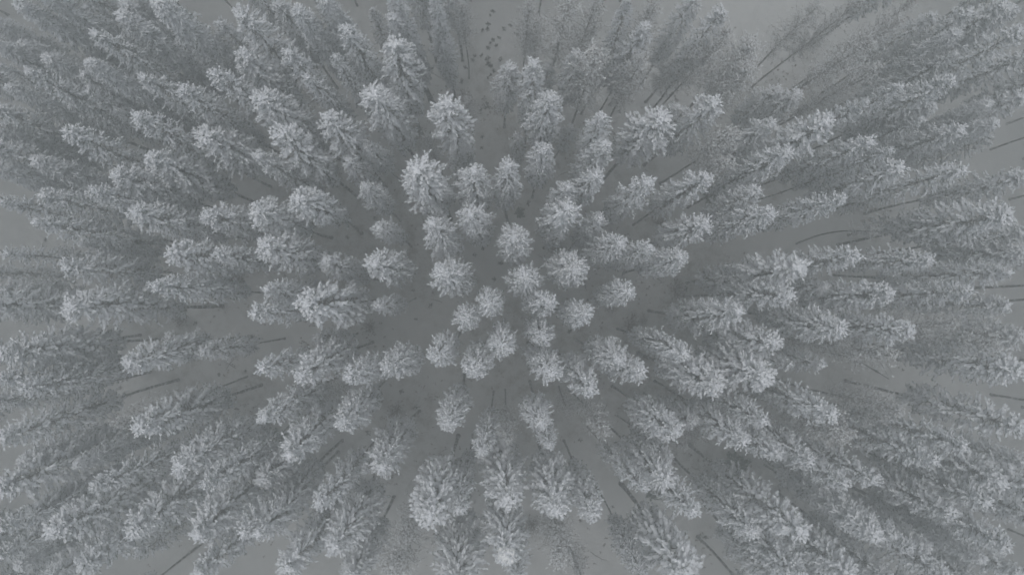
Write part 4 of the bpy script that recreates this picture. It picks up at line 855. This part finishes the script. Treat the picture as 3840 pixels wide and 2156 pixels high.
ng = bpy.data.node_groups.new("forest_instances", 'GeometryNodeTree')
ng.interface.new_socket("Geometry", in_out='INPUT', socket_type='NodeSocketGeometry'); ng.interface.new_socket("Geometry", in_out='OUTPUT', socket_type='NodeSocketGeometry')
N = ng.nodes.new; gi_, go_ = N("NodeGroupInput"), N("NodeGroupOutput"); allj = N("GeometryNodeJoinGeometry")
seen = set()
for ob in [q for q in S.objects if q.name.startswith("pine_tree")]:
    parts = {c.name.split('.')[0]: c for c in ob.children}
    if parts['crown'].data.name in seen or ob.scale[2] < .8: continue
    seen.add(parts['crown'].data.name)
    if len(seen) > 8: break
    jj = N("GeometryNodeJoinGeometry")
    for c in (parts['trunk'], parts['crown']):
        oi = N("GeometryNodeObjectInfo"); oi.transform_space = 'ORIGINAL'; oi.inputs['Object'].default_value = c; oi.inputs['As Instance'].default_value = True
        ng.links.new(oi.outputs['Geometry'], jj.inputs[0])
    g2 = N("GeometryNodeGeometryToInstance"); ng.links.new(jj.outputs[0], g2.inputs[0]); ng.links.new(g2.outputs[0], allj.inputs[0])
ip = N("GeometryNodeInstanceOnPoints"); ip.inputs['Pick Instance'].default_value = True
rv = N("FunctionNodeRandomValue"); rv.data_type = 'FLOAT_VECTOR'; rv.inputs[0].default_value = (-.02, -.02, 0); rv.inputs[1].default_value = (.02, .02, 6.28)
rs = N("FunctionNodeRandomValue"); rs.data_type = 'FLOAT'; rs.inputs[2].default_value = .82; rs.inputs[3].default_value = 1.02; rs.inputs['Seed'].default_value = 5
ri = N("FunctionNodeRandomValue"); ri.data_type = 'INT'; ri.inputs[4].default_value = 0; ri.inputs[5].default_value = 7; ri.inputs['Seed'].default_value = 9
er = N("FunctionNodeEulerToRotation"); ng.links.new(rv.outputs[0], er.inputs[0])
ng.links.new(gi_.outputs[0], ip.inputs['Points']); ng.links.new(allj.outputs[0], ip.inputs['Instance']); ng.links.new(er.outputs[0], ip.inputs['Rotation'])
ng.links.new(rs.outputs[1], ip.inputs['Scale']); ng.links.new(ri.outputs[2], ip.inputs['Instance Index']); ng.links.new(ip.outputs[0], go_.inputs[0])
wood.modifiers.new("forest", 'NODES').node_group = ng

# ---------------------------------------------------------------- heath and fallen twigs sticking out of the snow: nobody could count them
rg = np.random.default_rng(21); cent = np.stack([rg.uniform(-46, 46, 150), rg.uniform(-27, 27, 150)], 1)
PT, DT, LT, WT, AT = [], [], [], [], []; tw_ = Tubes()
for cx, cy in cent:
    for _ in range(int(rg.integers(6, 26))):
        x, y = cx + rg.normal(0, 1.1), cy + rg.normal(0, 1.1); zg = float(ground_z(x, y))
        for _k in range(3):
            PT.append((x + rg.normal(0, .07), y + rg.normal(0, .07), zg + rg.uniform(.0, .10))); DT.append((rg.normal(0, .6), rg.normal(0, .6), 1.)); LT.append(rg.uniform(.06, .16)); WT.append(rg.uniform(.03, .06)); AT.append(rg.uniform(-.3, .5))
    if rg.random() < .6:
        x, y, a = cx + rg.normal(0, 1.5), cy + rg.normal(0, 1.5), rg.uniform(0, 6.28); ln = rg.uniform(.7, 1.9); q = [(x + ln * s_ * math.cos(a + .25 * s_), y + ln * s_ * math.sin(a + .25 * s_), float(ground_z(x, y)) + .06 + .05 * math.sin(s_ * 3)) for s_ in (0, .35, .7, 1)]
        tw_.add(q, [.035, .028, .02, .01], 4); tw_.add([q[1], (q[1][0] + .3 * math.cos(a + .8), q[1][1] + .3 * math.sin(a + .8), q[1][2] + .05)], [.015, .006], 3)
        tw_.add([q[2], (q[2][0] + .3 * math.cos(a - .8), q[2][1] + .3 * math.sin(a - .8), q[2][2] + .05)], [.013, .006], 3)
und = link("undergrowth", clump_mesh("undergrowth", np.array(PT), np.array(DT), np.array(LT), np.array(WT), np.array(AT), rg, M_BARE, 4, .14))
und['kind'] = 'stuff'; und['label'] = 'frosted brown heath and twigs sticking out of the snow'; und['category'] = 'undergrowth'
lit = link("fallen_twigs", tw_.mesh("fallen_twigs", M_DEAD)); lit['kind'] = 'stuff'; lit['label'] = 'thin dark fallen twigs lying on the snow'; lit['category'] = 'twigs'
